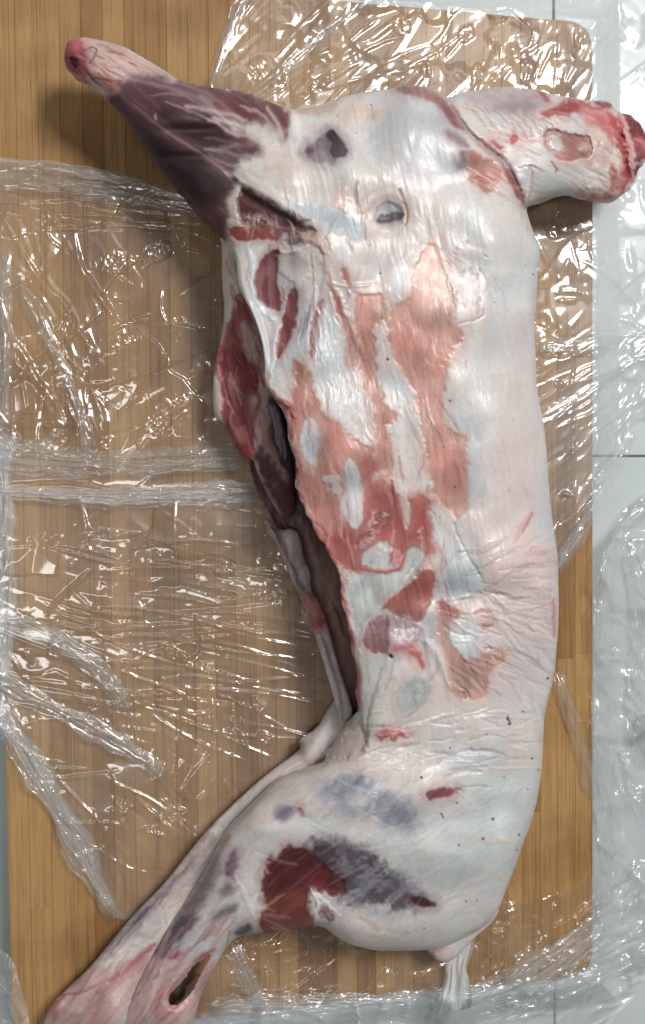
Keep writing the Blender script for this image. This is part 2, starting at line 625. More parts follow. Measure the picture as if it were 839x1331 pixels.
class Paint:
    """colour and relief of the flesh in photo pixels"""

    def __init__(self, x, y, base):
        self.x, self.y = x, y
        self.c = np.empty(x.shape + (3,), np.float32)
        self.c[:] = base
        self.h = np.zeros(x.shape, np.float32)
        self.wx = [vn(x / 9, y / 9, 1) + 0.6 * vn(x / 3.7, y / 3.7, 2), vn(x / 9, y / 9, 3) + 0.6 * vn(x / 3.7, y / 3.7, 4)]
        self.wl = [vn(x / 26, y / 26, 5), vn(x / 26, y / 26, 6)]
        self.fine = fbm(x / 5.0, y / 5.0, 8, 4, 0.65)
        # muscle and membrane fibres: along the leg, down the ribs, along the shank
        def fib(a, s1, s2, sd):
            ca, sa = math.cos(R(a)), math.sin(R(a))
            t, q = x * ca + y * sa, -x * sa + y * ca
            return fbm(q / s1 + 1.6 * vn(t / 45, q / 45, sd), t / s2 + vn(q / 40, t / 60, sd + 1), sd + 2, 4, 0.62)
        wl = (sst(390, 330, x) * sst(330, 290, y))
        wn = sst(590, 640, x) * sst(280, 240, y)
        wh = sst(960, 1010, y)
        wt = np.clip(1 - wl - wn - wh, 0, 1)
        self.fib = wl * fib(38, 4.5, 50, 3) + wn * fib(28, 4, 40, 5) + wh * fib(-38, 4.5, 50, 7) + wt * fib(80, 4.5, 55, 9)
        self.fibw = wl * fib(38, 16, 90, 2) + wn * fib(28, 14, 70, 4) + wh * fib(-38, 18, 90, 6) + wt * fib(80, 18, 100, 8)

    def _box(self, pts, m):
        p = np.asarray(pts, float)
        return (self.x > p[:, 0].min() - m) & (self.x < p[:, 0].max() + m) & (self.y > p[:, 1].min() - m) & (self.y < p[:, 1].max() + m)

    def poly(self, pts, c, soft=2.0, rag=2.0, a=1.0, rel=0.0, tex=None, big=None):
        pts = chaikin(pts, 2)
        s = self._box(pts, 3 * soft + 3 * rag + 4)
        if not s.any():
            return
        big = rag if big is None else big
        X = self.x[s] + rag * self.wx[0][s] + big * self.wl[0][s]
        Y = self.y[s] + rag * self.wx[1][s] + big * self.wl[1][s]
        d = psdf(X, Y, pts)
        m = 1 - sst(-soft, soft, d)
        e = m.copy()
        if tex == 'frost':
            m = m * sst(-0.25, 0.2, self.fine[s] + 0.35 * self.wl[0][s])
        elif tex == 'marble':
            n = fbm(self.x[s] / 11 + 3, self.y[s] / 6, 12, 5, 0.7)
            m = m * (0.2 + 0.8 * sst(-0.5, 0.4, 0.45 * n + 0.7 * self.fib[s] + 0.5 * self.fibw[s] + 0.2 * self.wl[1][s]))
        elif tex == 'cloud':
            m = m * (0.65 + 0.55 * fbm(self.x[s] / 22, self.y[s] / 22, 10, 4, 0.6))
        elif rel < 0 or soft < 4.5:
            # the lean shows unevenly through what is left of the membrane
            veil = 1 - 0.14 * sst(0.02, 0.5, self.fib[s]) - 0.17 * sst(0.05, 0.5, self.fibw[s]) * sst(-14, -2, d)
            halo = 0.24 * (1 - sst(0, 13, d + 8 * self.fibw[s])) * (1 - m)
            m = m * veil + halo
        m = np.clip(m * a, 0, 1)[..., None]
        cj = np.asarray(c, np.float32) * (1 + 0.10 * self.fibw[s] + 0.12 * self.wl[0][s] - 0.10 * sst(0, 0.5, -self.fib[s]))[..., None]
        self.c[s] = self.c[s] * (1 - m) + cj * m
        if rel:
            self.h[s] += 0.55 * rel * (m[..., 0] if tex else e)

    def line(self, pts, wdt, c=None, a=0.8, rel=0.0, rag=1.0, taper=True):
        pts = smooth_line(pts, 2)
        s = self._box(pts, wdt * 3 + 6)
        if not s.any():
            return
        d, t = ldist(self.x[s] + rag * self.wx[0][s], self.y[s] + rag * self.wx[1][s], pts)
        ww = wdt * (0.35 + 0.65 * np.sin(np.pi * np.clip(t, 0.02, 0.98)) ** 0.6) if taper else wdt
        g = np.exp(-(d / (0.6 * ww)) ** 2)
        if c is not None:
            m = (g * a)[..., None]
            self.c[s] = self.c[s] * (1 - m) + np.asarray(c, np.float32) * m
        if rel:
            self.h[s] += 0.6 * rel * g

    def dot(self, x, y, r, c, a=0.9, rel=0.0):
        s = (abs(self.x - x) < 3 * r + 2) & (abs(self.y - y) < 3 * r + 2)
        d = np.hypot(self.x[s] - x + 0.5 * self.wx[0][s], self.y[s] - y + 0.5 * self.wx[1][s])
        g = 1 - sst(r * 0.6, r * 1.3, d)
        m = (g * a)[..., None]
        self.c[s] = self.c[s] * (1 - m) + np.asarray(c, np.float32) * m
        if rel:
            self.h[s] += rel * np.exp(-(d / r) ** 2)


def flesh(name, outline, zc, painter, parent, inflate=None, hole=None, hmax=95.0, hk=1.0, step=1.4, it=1, floor_z=1.0, edge=0.0, jag=None):
    out = chaikin(outline, it)
    x0, y0 = out.min(0) - 4
    x1, y1 = out.max(0) + 4
    gxs = np.arange(x0, x1, step)
    gys = np.arange(y0, y1, step)
    X, Y = np.meshgrid(gxs, gys)
    D = psdf(X, Y, out)
    if hole is not None:
        D = np.maximum(D, -psdf(X, Y, chaikin(hole, 1)) + 1.6 * vn(X / 6, Y / 6, 4))
    if jag is not None:
        D = D + jag(X, Y) * (2.0 * vn(X / 10, Y / 10, 6) + 4.0 * vn(X / 24, Y / 24, 7))
    # pull the outer ring of nodes onto the outline
    gy_, gx_ = np.gradient(D, step)
    gn = np.hypot(gx_, gy_) + 1e-6
    use = D < 0.75 * step
    rim = use & (D > -0.25 * step)
    sh = np.where(rim, D, 0)
    X = X - sh * gx_ / gn
    Y = Y - sh * gy_ / gn
    Din = np.where(rim, 0, np.minimum(D, 0))
    # inflation
    inf = chaikin(inflate, it) if inflate is not None else out
    ix0, iy0 = inf.min(0) - 6
    ix1, iy1 = inf.max(0) + 6
    st2 = 2.0 if (ix1 - ix0) * (iy1 - iy0) > 60000 else 1.0
    IX, IY = np.meshgrid(np.arange(ix0, ix1, st2), np.arange(iy0, iy1, st2))
    ID = psdf(IX, IY, inf)
    U = poisson(ID < 0) * st2 * st2
    h = np.sqrt(np.maximum(2 * bil(U, (X - ix0) / st2, (Y - iy0) / st2), 0))
    # use the exact distance close to the inflation outline
    h = hmax * (1 - np.exp(-h * hk / hmax))
    pt = painter(X, Y)
    damp = sst(0, 9, -Din)
    zmid = zc(X, Y)
    if inflate is None:
        h = np.where(rim, 0.25, h)
    top = zmid + h + pt.h * (0.15 + 0.85 * damp)
    if edge:
        top = top - edge * np.exp(Din / 3.0)
    bot = np.maximum(zmid - h * 0.9, floor_z)
    bot = np.minimum(bot, top - 0.4)
    top = np.maximum(top, floor_z + 0.5)
    idx = -np.ones(X.shape, np.int64)
    q = use[:-1, :-1] & use[1:, :-1] & use[:-1, 1:] & use[1:, 1:]
    keep = np.zeros(X.shape, bool)
    keep[:-1, :-1] |= q
    keep[1:, :-1] |= q
    keep[:-1, 1:] |= q
    keep[1:, 1:] |= q
    n = keep.sum()
    idx[keep] = np.arange(n)
    a, b, c, d = idx[:-1, :-1][q], idx[1:, :-1][q], idx[1:, 1:][q], idx[:-1, 1:][q]
    quads_t = np.stack([a, b, c, d], 1)
    # image y runs down, so a-b-c-d is counter-clockwise seen from above
    quads_b = np.stack([d, c, b, a], 1) + n
    # side wall along the rim edges (edges used once)
    e = np.concatenate([quads_t[:, [0, 1]], quads_t[:, [1, 2]], quads_t[:, [2, 3]], quads_t[:, [3, 0]]])
    key = np.sort(e, 1)
    key = key[:, 0] * n + key[:, 1]
    _, inv, cnt = np.unique(key, return_inverse=True, return_counts=True)
    r = e[cnt[inv] == 1]
    wall = np.stack([r[:, 1], r[:, 0], r[:, 0] + n, r[:, 1] + n], 1)
    ct = P(X[keep], Y[keep], top[keep] * S)
    cb = P(X[keep], Y[keep], bot[keep] * S)
    cc = pt.c[keep]
    cc = cc + 0.14 * (cc.mean(1, keepdims=True) - cc)
    colr = lin(np.clip(cc, 0, 255))
    return link_np(name, np.concatenate([ct, cb]), np.concatenate([quads_t, quads_b, wall]), FLESH, parent,
                   [('flesh_colour', 'FLOAT_COLOR', np.concatenate([colr, colr]))])


FAT = (217, 209, 202)
FATB = (190, 200, 207)
PINK = (200, 136, 122)
RED = (150, 66, 64)
MAROON = (96, 38, 40)


def fat_base(x, y, base=FAT):
    p = Paint(x, y, base)
    n = fbm(x / 60, y / 60, 2, 5, 0.6)
    m = fbm(x / 30 + 0.8 * n, y / 30, 9, 5, 0.65)
    for t, c, k in [(n, (217, 196, 189), .7), (-n, (186, 198, 205), .7), (m, (206, 184, 176), .55), (-m, (214, 218, 218), .6), (p.fibw, (196, 196, 200), .6), (-p.fibw, (220, 212, 204), .6),
                    (p.fine, (206, 190, 186), .35)]:
        wgt = np.clip(sst(0.03, 0.42, t) * k * 1.2, 0, 1)[..., None]
        p.c = p.c * (1 - wgt) + np.asarray(c, np.float32) * wgt
    p.c -= (sst(0.08, 0.5, p.fib) * 12)[..., None]
    p.h += (0.34 * p.fib + 0.5 * p.fibw + 0.05 * p.fine) * (1 - 0.75 * sst(390, 330, x) * sst(330, 290, y)) + 4.0 * fbm(x / 60, y / 60, 2, 2, 0.4)
    return p


# --- outline of the body, read off the photograph
FORELEG_TOP = Z(60, 20, [(78, 150), (88, 120), (100, 98), (160, 93), (215, 103), (330, 130), (400, 170), (520, 240), (575, 280), (700, 310)])
TOP = [(300, 117), (320, 119), (349, 132), (373, 141), (388, 143), (415, 137), (439, 128), (462, 122), (484, 118), (500, 117),
       (514, 114), (534, 110.5), (558, 114), (576, 124), (585, 127), (594, 122), (624, 116), (651, 112), (686, 115), (694, 116)]
NECK = Z(600, 80, [(345, 122), (380, 142), (450, 158), (520, 165), (600, 180), (640, 178), (680, 190), (690, 215), (720, 235), (760, 235), (800, 255),
                   (835, 290), (852, 340), (855, 400), (850, 450), (830, 490), (790, 540), (770, 580), (740, 605), (700, 635), (640, 645),
                   (580, 637), (520, 625), (480, 608), (420, 622), (370, 645), (310, 660)], 3.51)
RIGHT = [(684, 271), (688, 285), (693, 300), (699, 315), (703, 325), (700, 342), (698, 384), (695, 429), (697, 465), (697, 494), (701, 520), (708, 554), (712, 599),
         (714, 635), (720, 688), (725, 718), (726, 740), (727, 799), (724, 844), (720, 882), (711, 916), (707, 939), (705.5, 993), (700, 1035), (690, 1072),
         (679, 1100), (672, 1122), (658, 1158), (647, 1186), (632, 1204), (600, 1222), (575, 1232), (556, 1235)]
BOTTOM = [(527, 1236), (489, 1236), (468, 1231), (448, 1225), (432, 1213), (418, 1203), (400, 1206), (377, 1210), (344, 1213), (323, 1214), (305, 1220), (292, 1235),
          (278, 1260), (263, 1288), (254, 1320), (250, 1345), (157, 1345), (161, 1306), (179, 1270), (197, 1240), (215, 1206),
          (240, 1173), (269, 1128), (284, 1098), (299, 1071), (335, 1036), (359, 1012), (389, 1000), (419, 991.5), (424, 985), (423, 977), (436, 965),
          (443, 947), (466, 926)]
RIB = [(465, 915), (461, 900), (465, 881), (458, 852), (456, 832), (449, 797), (444, 767), (437, 734), (419, 707), (402, 675), (390, 652), (380, 630), (383, 606),
       (379, 585), (373, 558), (370, 534), (361, 519), (350, 511), (343, 493), (345, 480), (343, 456), (337, 430), (328, 406), (316, 385), (309, 370), (308, 349),
       (303, 322), (288, 309)]
FORELEG_LOW = [(264, 288)] + Z(60, 20, [(600, 800), (550, 740), (470, 640), (400, 540), (340, 450), (270, 370), (200, 312), (150, 295), (115, 250), (82, 215), (74, 188)])
BODY = FORELEG_TOP + TOP + NECK + RIGHT + BOTTOM + RIB + FORELEG_LOW
SILH = FORELEG_TOP + TOP + NECK + RIGHT + BOTTOM + [(440, 925), (425, 870), (405, 810), (385, 760), (355, 690), (335, 620), (300, 570), (278, 530), (285, 440), (289, 350), (286, 305)] + FORELEG_LOW
GAP_HOLE = Z(30, 1100, [(834, 466), (772, 500), (728, 545), (700, 590), (664, 624), (636, 656), (640, 688), (676, 694), (704, 674), (738, 630), (766, 584), (790, 536)])


def zc_body(x, y):
    z = np.full(x.shape, 52.0)
    # the foreleg reaches out above the board, its end highest
    t = sst(340, 95, x + 0.25 * (y - 150)) * (y < 330)
    z = z + 18 * t
    z = z - 8 * sst(690, 800, x) * (y < 300)
    # hind shank sinks towards the frame's lower corner
    z = z - 16 * sst(330, 200, x) * sst(1040, 1160, y)
    return z


def body_paint(x, y):
    p = fat_base(x, y)
    A = lambda pts: Z(60, 20, pts)
    B = lambda pts: Z(260, 80, pts)
    C = lambda pts: Z(460, 80, pts)
    D = lambda pts: Z(600, 80, pts, 3.51)
    E = lambda pts: Z(260, 230, pts)
    F = lambda pts: Z(260, 430, pts)
    G = lambda pts: Z(460, 280, pts)
    H = lambda pts: Z(480, 480, pts)
    I = lambda pts: Z(330, 600, pts)
    J = lambda pts: Z(500, 650, pts)
    K = lambda pts: Z(380, 780, pts)
    Lq = lambda pts: Z(500, 850, pts)
    Mq = lambda pts: Z(300, 950, pts)
    Nq = lambda pts: Z(450, 1030, pts)
    O = lambda pts: Z(180, 1000, pts)
    Q = lambda pts: Z(30, 1100, pts)
    # ---- large forms
    g = lambda cx, cy, rx, ry, amp: amp * np.exp(-((x - cx) / rx) ** 2 - ((y - cy) / ry) ** 2)
    p.h += g(560, 175, 70, 60, 10) + g(440, 200, 70, 60, 8) + g(560, 1090, 130, 90, 14) + g(640, 600, 60, 240, 6) + g(420, 1060, 90, 50, 8)
    p.h += g(480, 175, 26, 60, -7) + g(540, 150, 34, 34, 7) + g(600, 230, 40, 30, -6) + g(505, 278, 34, 26, -7) + g(640, 300, 40, 60, 6) + g(455, 330, 30, 50, 6) + g(560, 330, 34, 46, -5)
    p.h += g(530, 430, 30, 60, 5) + g(470, 450, 24, 60, -4) + g(640, 470, 50, 40, -4) + g(620, 560, 40, 50, 4) + g(560, 700, 40, 50, -6) + g(600, 775, 70, 16, -7) + g(660, 735, 50, 30, 6) + g(500, 770, 30, 40, 5)
    p.h += g(630, 830, 50, 40, 5) + g(520, 880, 36, 40, 6) + g(580, 900, 30, 50, -5) + g(520, 975, 60, 20, -6) + g(640, 960, 50, 40, 5) + g(450, 1040, 70, 24, 6) + g(590, 1060, 70, 20, -5) + g(560, 1160, 90, 26, -6)
    p.h += g(380, 1150, 50, 50, -5) + g(600, 1120, 60, 26, 6) + g(500, 1212, 60, 16, 5) + g(680, 850, 30, 60, -4) + g(720, 150, 40, 30, 6) + g(660, 180, 30, 50, -6) + g(700, 215, 40, 24, 5)
    p.h += 7 * fbm(x / 95 + 4, y / 95, 33, 2, .5)
    p.h += g(520, 560, 40, 200, -6) + g(600, 800, 60, 60, -5) + g(340, 1080, 40, 40, 8) + g(360, 390, 30, 80, -14) + g(420, 330, 30, 40, 4)
    # ---- broad tints of the fat cover, and shade painted along the right rim
    for cx, cy, rx, ry, cc, a in [(650, 360, 50, 110, (196, 205, 206), .6), (640, 500, 60, 70, (204, 212, 214), .6), (680, 580, 40, 120, (216, 200, 196), .6),
                                  (702, 400, 12, 130, (170, 182, 198), .6), (600, 310, 50, 60, (196, 206, 208), .6), (640, 880, 90, 110, (220, 199, 195), .75), (660, 740, 60, 90, (220, 198, 195), .7), (690, 540, 30, 160, (216, 198, 195), .5), (540, 950, 80, 50, (212, 206, 200), .5),
                                  (640, 1050, 60, 90, (196, 206, 206), .7), (560, 1130, 110, 40, (198, 208, 206), .7), (560, 1200, 100, 30, (204, 206, 200), .6), (520, 270, 60, 50, (208, 186, 180), .6),
                                  (500, 340, 60, 50, (212, 190, 184), .7), (440, 510, 40, 70, (204, 210, 212), .7), (430, 420, 30, 60, (196, 204, 208), .6), (350, 400, 20, 80, (196, 202, 208), .6),
                                  (450, 230, 60, 60, (206, 204, 200), .5), (710, 650, 14, 120, (188, 194, 200), .6), (380, 1070, 60, 40, (206, 204, 200), .6), (560, 180, 60, 60, (190, 194, 202), .5)]:
        m_ = (a * np.exp(-((x - cx) / rx) ** 2 - ((y - cy) / ry) ** 2) * (0.75 + 0.5 * p.wl[0]))
        m_ = np.clip(m_, 0, 1)[..., None]
        p.c = p.c * (1 - m_) + np.asarray(cc, np.float32) * m_
    # ---- foreleg
    p.poly([(80, 40), (130, 45), (190, 78), (232, 104), (200, 108), (158, 102), (150, 125), (118, 112), (85, 90)], (196, 158, 150), 5, 2, 0.85)
    leg = [(158, 99), (194, 105), (229, 105), (240, 104), (268, 111), (320, 118), (349, 130), (372, 143), (378, 165), (374, 180), (362, 173), (350, 156), (338, 161), (322, 157),
           (316, 170), (330, 187), (337, 198), (315, 201), (302, 212), (308, 225), (300, 240), (296, 300), (290, 320), (262, 296), (236, 262), (196, 212), (157, 156), (136, 130), (152, 122)]
    p.poly(leg, (96, 58, 62), 6, 3, 0.95, rel=-1)
    p.h += g(250, 150, 60, 16, 5) + g(270, 190, 60, 14, 4) + g(230, 215, 40, 14, 4) - g(262, 170, 70, 7, 4) - g(245, 205, 60, 7, 4)
    p.poly(A([(480, 400), (600, 400), (760, 470), (839, 560), (760, 600), (640, 560), (520, 490)]), (60, 34, 40), 8, 1, 0.85)  # this patch and the next paint in the shade on the leg's lower side
    p.poly(A([(420, 480), (560, 540), (700, 640), (800, 740), (760, 839), (620, 800), (480, 620)]), (50, 31, 36), 12, 1, 0.9)
    p.poly(B([(50, 175), (150, 158), (230, 190), (285, 245), (160, 255), (100, 220)]), (116, 60, 64), 5, 1.5, 0.9)
    p.poly(B([(285, 178), (340, 190), (382, 230), (392, 300), (372, 335), (350, 290), (320, 230)]), (106, 60, 64), 3, 1.5, 0.95, rel=-1.5)
    for pts, wd, a in [
        ([(340, 268), (450, 298), (560, 318), (700, 372), (839, 520)], 6, .6),
        ([(455, 352), (520, 340), (600, 345), (680, 390), (770, 440)], 3.5, .55),
        ([(520, 375), (640, 420), (740, 470), (839, 530)], 3.5, .7),
        ([(380, 390), (440, 440), (520, 510), (640, 580), (760, 660), (810, 725)], 4, .5),
        ([(690, 580), (760, 590), (839, 560)], 6, .6),
        ([(560, 290), (680, 325), (790, 400), (860, 470)], 5, .4)]:
        p.line(A(pts), wd, (172, 152, 154), a * .8, rel=.9, rag=0.8)
    p.line(A([(290, 385), (340, 455), (400, 545), (470, 645), (545, 735)]), 5, (112, 104, 106), 0.55, rag=0.6)
    p.line(A([(480, 430), (482, 455)]), 3, (210, 210, 212), .6)
    p.line(B([(150, 300), (230, 300), (300, 330), (380, 300)]), 16, (212, 196, 190), 0.5)
    p.line(B([(60, 180), (0, 150)]), 8, (190, 170, 172), 0.3)
    for pts, wd, cc in [([(200, 255), (120, 225), (40, 215), (-60, 190)], 7, (198, 182, 180)), ([(240, 300), (150, 270), (60, 250)], 9, (206, 194, 190)), ([(200, 330), (120, 300), (30, 250)], 5, (182, 164, 166)),
                        ([(220, 420), (120, 400), (20, 385)], 6, (168, 152, 154)), ([(180, 460), (100, 440), (30, 400)], 5, (150, 134, 138)), ([(300, 260), (250, 220), (180, 190)], 5, (190, 166, 166)),
                        ([(360, 330), (340, 270), (290, 200)], 6, (206, 190, 188)), ([(160, 350), (90, 345), (20, 330)], 5, (110, 84, 90)), ([(250, 380), (170, 360), (90, 370)], 5, (116, 88, 92)),
                        ([(170, 440), (120, 430), (60, 410)], 5, (92, 70, 76)), ([(210, 500), (160, 500), (110, 480)], 7, (176, 166, 166)), ([(260, 540), (200, 520), (140, 500)], 6, (190, 180, 174))]:
        p.line(B(pts), wd, cc, .7, rel=.6, rag=1.5)
    p.poly(B([(170, 375), (210, 365), (245, 390), (215, 405)]), (104, 66, 68), 3, 1, .85)
    p.poly(B([(390, 235), (430, 215), (520, 230), (600, 200), (580, 250), (480, 250), (420, 330), (395, 320)]), (220, 222, 222), 6, 2, .7)
    p.poly(B([(400, 215), (520, 195), (600, 175), (590, 225), (500, 235), (430, 232)]), (205, 178, 158), 5, 1.5, .75)
    # its sawn end
    p.poly(A([(92, 98), (150, 105), (170, 140), (160, 190), (195, 262), (150, 300), (105, 250), (70, 190)]), (178, 76, 84), 3, 1.2, .95, rel=-2)
    p.poly(A([(92, 175), (140, 188), (132, 240), (108, 222)]), (86, 22, 30), 2, 1, .95, rel=-5)
    p.poly(A([(110, 120), (150, 125), (150, 160), (120, 165)]), (205, 110, 118), 2, 1, .8)
    p.poly(A([(200, 245), (330, 285), (320, 345), (200, 285)]), (150, 86, 80), 6, 2, .75)
    p.line(A([(168, 152), (200, 138), (222, 145), (212, 180), (188, 212)]), 2.2, (92, 74, 68), .85, rel=-1.5)
    p.line(A([(170, 240), (210, 290), (240, 310)]), 2, (110, 40, 44), .7, rel=-1.5)
    p.line(A([(360, 205), (400, 222)]), 2, (130, 60, 60), .7, rel=-1)
    # ---- shoulder
    p.poly(B([(455, 375), (500, 335), (545, 308), (580, 295), (605, 330), (640, 370), (652, 400), (600, 425), (550, 455), (490, 432), (448, 410)]), (150, 142, 152), 3, 2, .95, rel=-2.5)
    p.poly(B([(560, 300), (590, 296), (606, 330), (642, 370), (652, 400), (600, 420), (560, 400), (575, 350), (540, 310)]), (78, 58, 68), 2.5, 2.5, .9)
    p.poly(B([(450, 380), (480, 370), (500, 395), (460, 405)]), (92, 66, 74), 3, 1.5, .8)
    p.poly(B([(470, 400), (550, 400), (540, 450), (480, 425)]), (170, 140, 142), 4, 1.5, .7)
    p.poly(B([(420, 620), (560, 635), (700, 680), (725, 770), (640, 785), (540, 700), (440, 655)]), (178, 192, 202), 5, 3, .85, rel=-1.5)
    p.poly(B([(580, 600), (640, 540), (660, 600), (640, 660), (600, 650)]), (222, 188, 172), 4, 2, .7, rel=2)
    p.poly(B([(640, 200), (760, 180), (780, 250), (650, 290), (600, 240)]), (214, 196, 186), 6, 3, .8, rel=1)
    p.line(B([(690, 560), (720, 640), (710, 720), (740, 800)]), 5, (208, 170, 160), .5, rel=1.5)
    p.line(B([(720, 690), (725, 780)]), 2.5, (110, 110, 116), .6, rel=-2)
    # hollow with grey membrane
    p.poly(C([(20, 590), (120, 560), (230, 580), (250, 680), (210, 740), (110, 740), (40, 680)]), (206, 186, 180), 12, 5, .7)
    for pts, rel in [([(60, 640), (90, 590), (170, 570), (220, 610)], 1.2), ([(80, 700), (140, 730), (210, 715)], 1)]:
        p.line(C(pts), 9, (214, 196, 188), .5, rel=rel)
    p.poly(C([(100, 640), (160, 603), (205, 640), (210, 680), (150, 705), (98, 692), (92, 665)]), (182, 188, 196), 2.5, 1.2, .95, rel=-4)
    p.poly(C([(95, 682), (150, 662), (208, 652), (208, 688), (150, 704), (104, 697)]), (86, 78, 86), 2, 2, .9, rel=-2)
    p.line(C([(200, 560), (228, 620), (236, 690), (225, 712)]), 3.4, (160, 100, 94), .8, rel=-1.5)
    # muscle along the top of the shoulder and the groove of the neck
    p.poly(C([(175, 120), (250, 100), (330, 114), (392, 155), (432, 205), (485, 292), (468, 300), (400, 245), (378, 195), (300, 152), (200, 138)]), (136, 80, 80), 3.5, 1.2, .92, rel=-1)
    p.poly(C([(375, 300), (420, 292), (480, 338), (515, 372), (470, 374), (400, 332)]), (128, 78, 86), 5, 1.5, .85)
    p.poly(C([(90, 130), (200, 140), (340, 190), (420, 280), (480, 400), (440, 500), (330, 480), (250, 400), (180, 300), (110, 190)]), (188, 190, 198), 14, 4, .65)
    p.poly(C([(455, 400), (510, 388), (590, 418), (645, 462), (645, 530), (600, 585), (560, 575), (510, 512), (478, 470)]), (188, 116, 102), 4, 3, .9, rel=-1.2)
    p.poly(C([(500, 395), (540, 420), (570, 500), (580, 570), (545, 540), (510, 480)]), (160, 82, 72), 4, 2, .6)
    p.poly(C([(450, 395), (490, 400), (500, 440), (470, 470), (445, 480)]), (132, 118, 130), 4, 2, .75)
    p.line(C([(585, 128), (600, 200)]), 1, None)
    p.poly(C([(560, 345), (620, 345), (655, 370), (640, 382), (580, 378)]), (178, 74, 72), 3, 3, .85)
    p.poly(C([(680, 322), (712, 312), (715, 340), (700, 375), (690, 360)]), (188, 66, 66), 2, 2, .9)
    p.poly(C([(750, 320), (790, 320), (780, 350), (755, 345)]), (196, 120, 116), 4, 2, .7)
    p.line(C([(425, 190), (470, 270), (520, 330), (600, 390), (660, 440), (700, 510), (735, 590), (745, 640)]), 7, (150, 120, 122), .55, rel=-5)
    p.line(C([(450, 190), (500, 270), (560, 330), (640, 400)]), 8, (222, 208, 202), .6, rel=3)
    p.poly(C([(640, 432), (690, 478), (722, 540), (742, 615), (728, 622), (690, 562), (658, 482)]), (142, 78, 80), 2.5, 1.2, .92, rel=-2)
    p.line(C([(770, 480), (775, 540), (755, 590)]), 5, (226, 220, 214), .7, rel=2)
    p.line(C([(650, 400), (670, 460), (640, 500)]), 3, (200, 170, 160), .4)
    # ---- neck
    p.poly(D([(10, 150), (120, 120), (300, 125), (370, 150), (400, 200), (330, 240), (200, 225), (60, 190)]), (176, 156, 160), 9, 3, .8)
    p.poly(D([(150, 180), (300, 190), (360, 215), (250, 235), (150, 215)]), (146, 122, 132), 9, 3, .6)
    for k in range(9):
        p.line(D([(20 + 42 * k, 190 + 8 * k), (90 + 42 * k, 260 + 4 * k), (140 + 38 * k, 330 + 3 * k)]), 3, (150, 128, 128), .35, rel=-1.4, rag=2)
    p.poly(D([(372, 232), (440, 182), (520, 168), (582, 190), (560, 245), (520, 232), (480, 247), (400, 252)]), (158, 62, 64), 3, 3, .92, rel=-1.5)
    p.poly(D([(440, 185), (540, 175), (540, 215), (470, 235)]), (140, 46, 52), 4, 3, .6)
    p.poly(D([(340, 115), (360, 130), (400, 165), (390, 185), (355, 150)]), (130, 56, 62), 2, 1.5, .85)
    p.poly(D([(540, 200), (690, 225), (725, 320), (745, 430), (775, 560), (725, 625), (690, 580), (735, 520), (700, 370), (640, 290), (560, 280)]), (208, 112, 106), 7, 4, .8)
    p.poly(D([(660, 225), (710, 250), (735, 330), (755, 440), (735, 470), (705, 340), (680, 280)]), (178, 60, 62), 5, 5, .8)
    p.poly(D([(600, 180), (680, 188), (692, 215), (640, 212)]), (120, 44, 50), 2, 1.5, .9)
    p.poly(D([(722, 236), (790, 240), (850, 285), (860, 400), (850, 470), (785, 545), (778, 450), (800, 400), (778, 330)]), (112, 32, 40), 2.5, 3, .97, rel=-3)
    p.poly(D([(790, 330), (860, 360), (860, 440), (800, 450), (785, 400)]), (168, 84, 84), 4, 3, .7)
    p.line(D([(715, 240), (745, 330), (768, 440), (780, 560)]), 5, (200, 96, 96), .7, rel=3)
    p.poly(D([(375, 322), (430, 303), (470, 332), (590, 335), (597, 400), (582, 440), (520, 433), (500, 452), (450, 445), (410, 402), (375, 362)]), (164, 104, 94), 1.8, 2, 1.0, rel=-5)
    p.poly(D([(392, 335), (440, 330), (470, 400), (440, 425), (405, 390)]), (214, 212, 214), 4, 1, .9, rel=3)
    p.poly(D([(530, 370), (580, 360), (585, 410), (540, 420)]), (206, 168, 156), 4, 1.5, .8, rel=2)
    p.poly(D([(560, 300), (600, 290), (590, 330), (560, 335)]), (198, 150, 140), 4, 2, .6)
    p.poly(D([(505, 590), (730, 600), (700, 645), (560, 645)]), (178, 106, 102), 7, 3, .8)
    p.poly(D([(320, 560), (480, 590), (380, 650), (310, 660)]), (206, 186, 170), 8, 3, .7)
    p.line(D([(410, 455), (440, 490), (430, 510)]), 2.5, (120, 100, 100), .7, rel=-2)
    p.line(D([(315, 480), (325, 560), (300, 640)]), 4, (168, 140, 132), .6, rel=-3)
    ru = sst(745, 800, x + 0.5 * (y - 200)) * (y < 300)
    p.h += ru * (4.0 * fbm(x / 20, y / 20, 21, 3, .5) + 0.6 * p.fine)
    p.c = p.c + (ru * (26 * fbm(x / 9, y / 9, 24, 4, .65)))[..., None]
    for pts, wd, cc, rl in [([(700, 250), (722, 330), (748, 430), (760, 520), (735, 600)], 6, (168, 60, 64), -4), ([(735, 245), (752, 340), (775, 430), (782, 530)], 5, (216, 150, 140), 4),
                            ([(760, 260), (810, 300), (845, 350)], 8, (104, 30, 38), -3), ([(800, 350), (840, 380), (850, 430)], 6, (196, 130, 126), 4), ([(790, 460), (820, 470), (845, 450)], 5, (206, 170, 160), 3),
                            ([(785, 500), (810, 520), (830, 490)], 7, (112, 34, 42), -3), ([(560, 190), (600, 215), (640, 210)], 6, (176, 70, 72), -2), ([(620, 250), (660, 300), (690, 380)], 9, (196, 96, 90), 1),
                            ([(600, 300), (640, 380), (650, 480)], 14, (204, 170, 164), 1), ([(690, 470), (700, 540), (680, 600)], 7, (184, 84, 82), -1)]:
        p.line(D(pts), wd, cc, .75, rel=rl, rag=2.5)
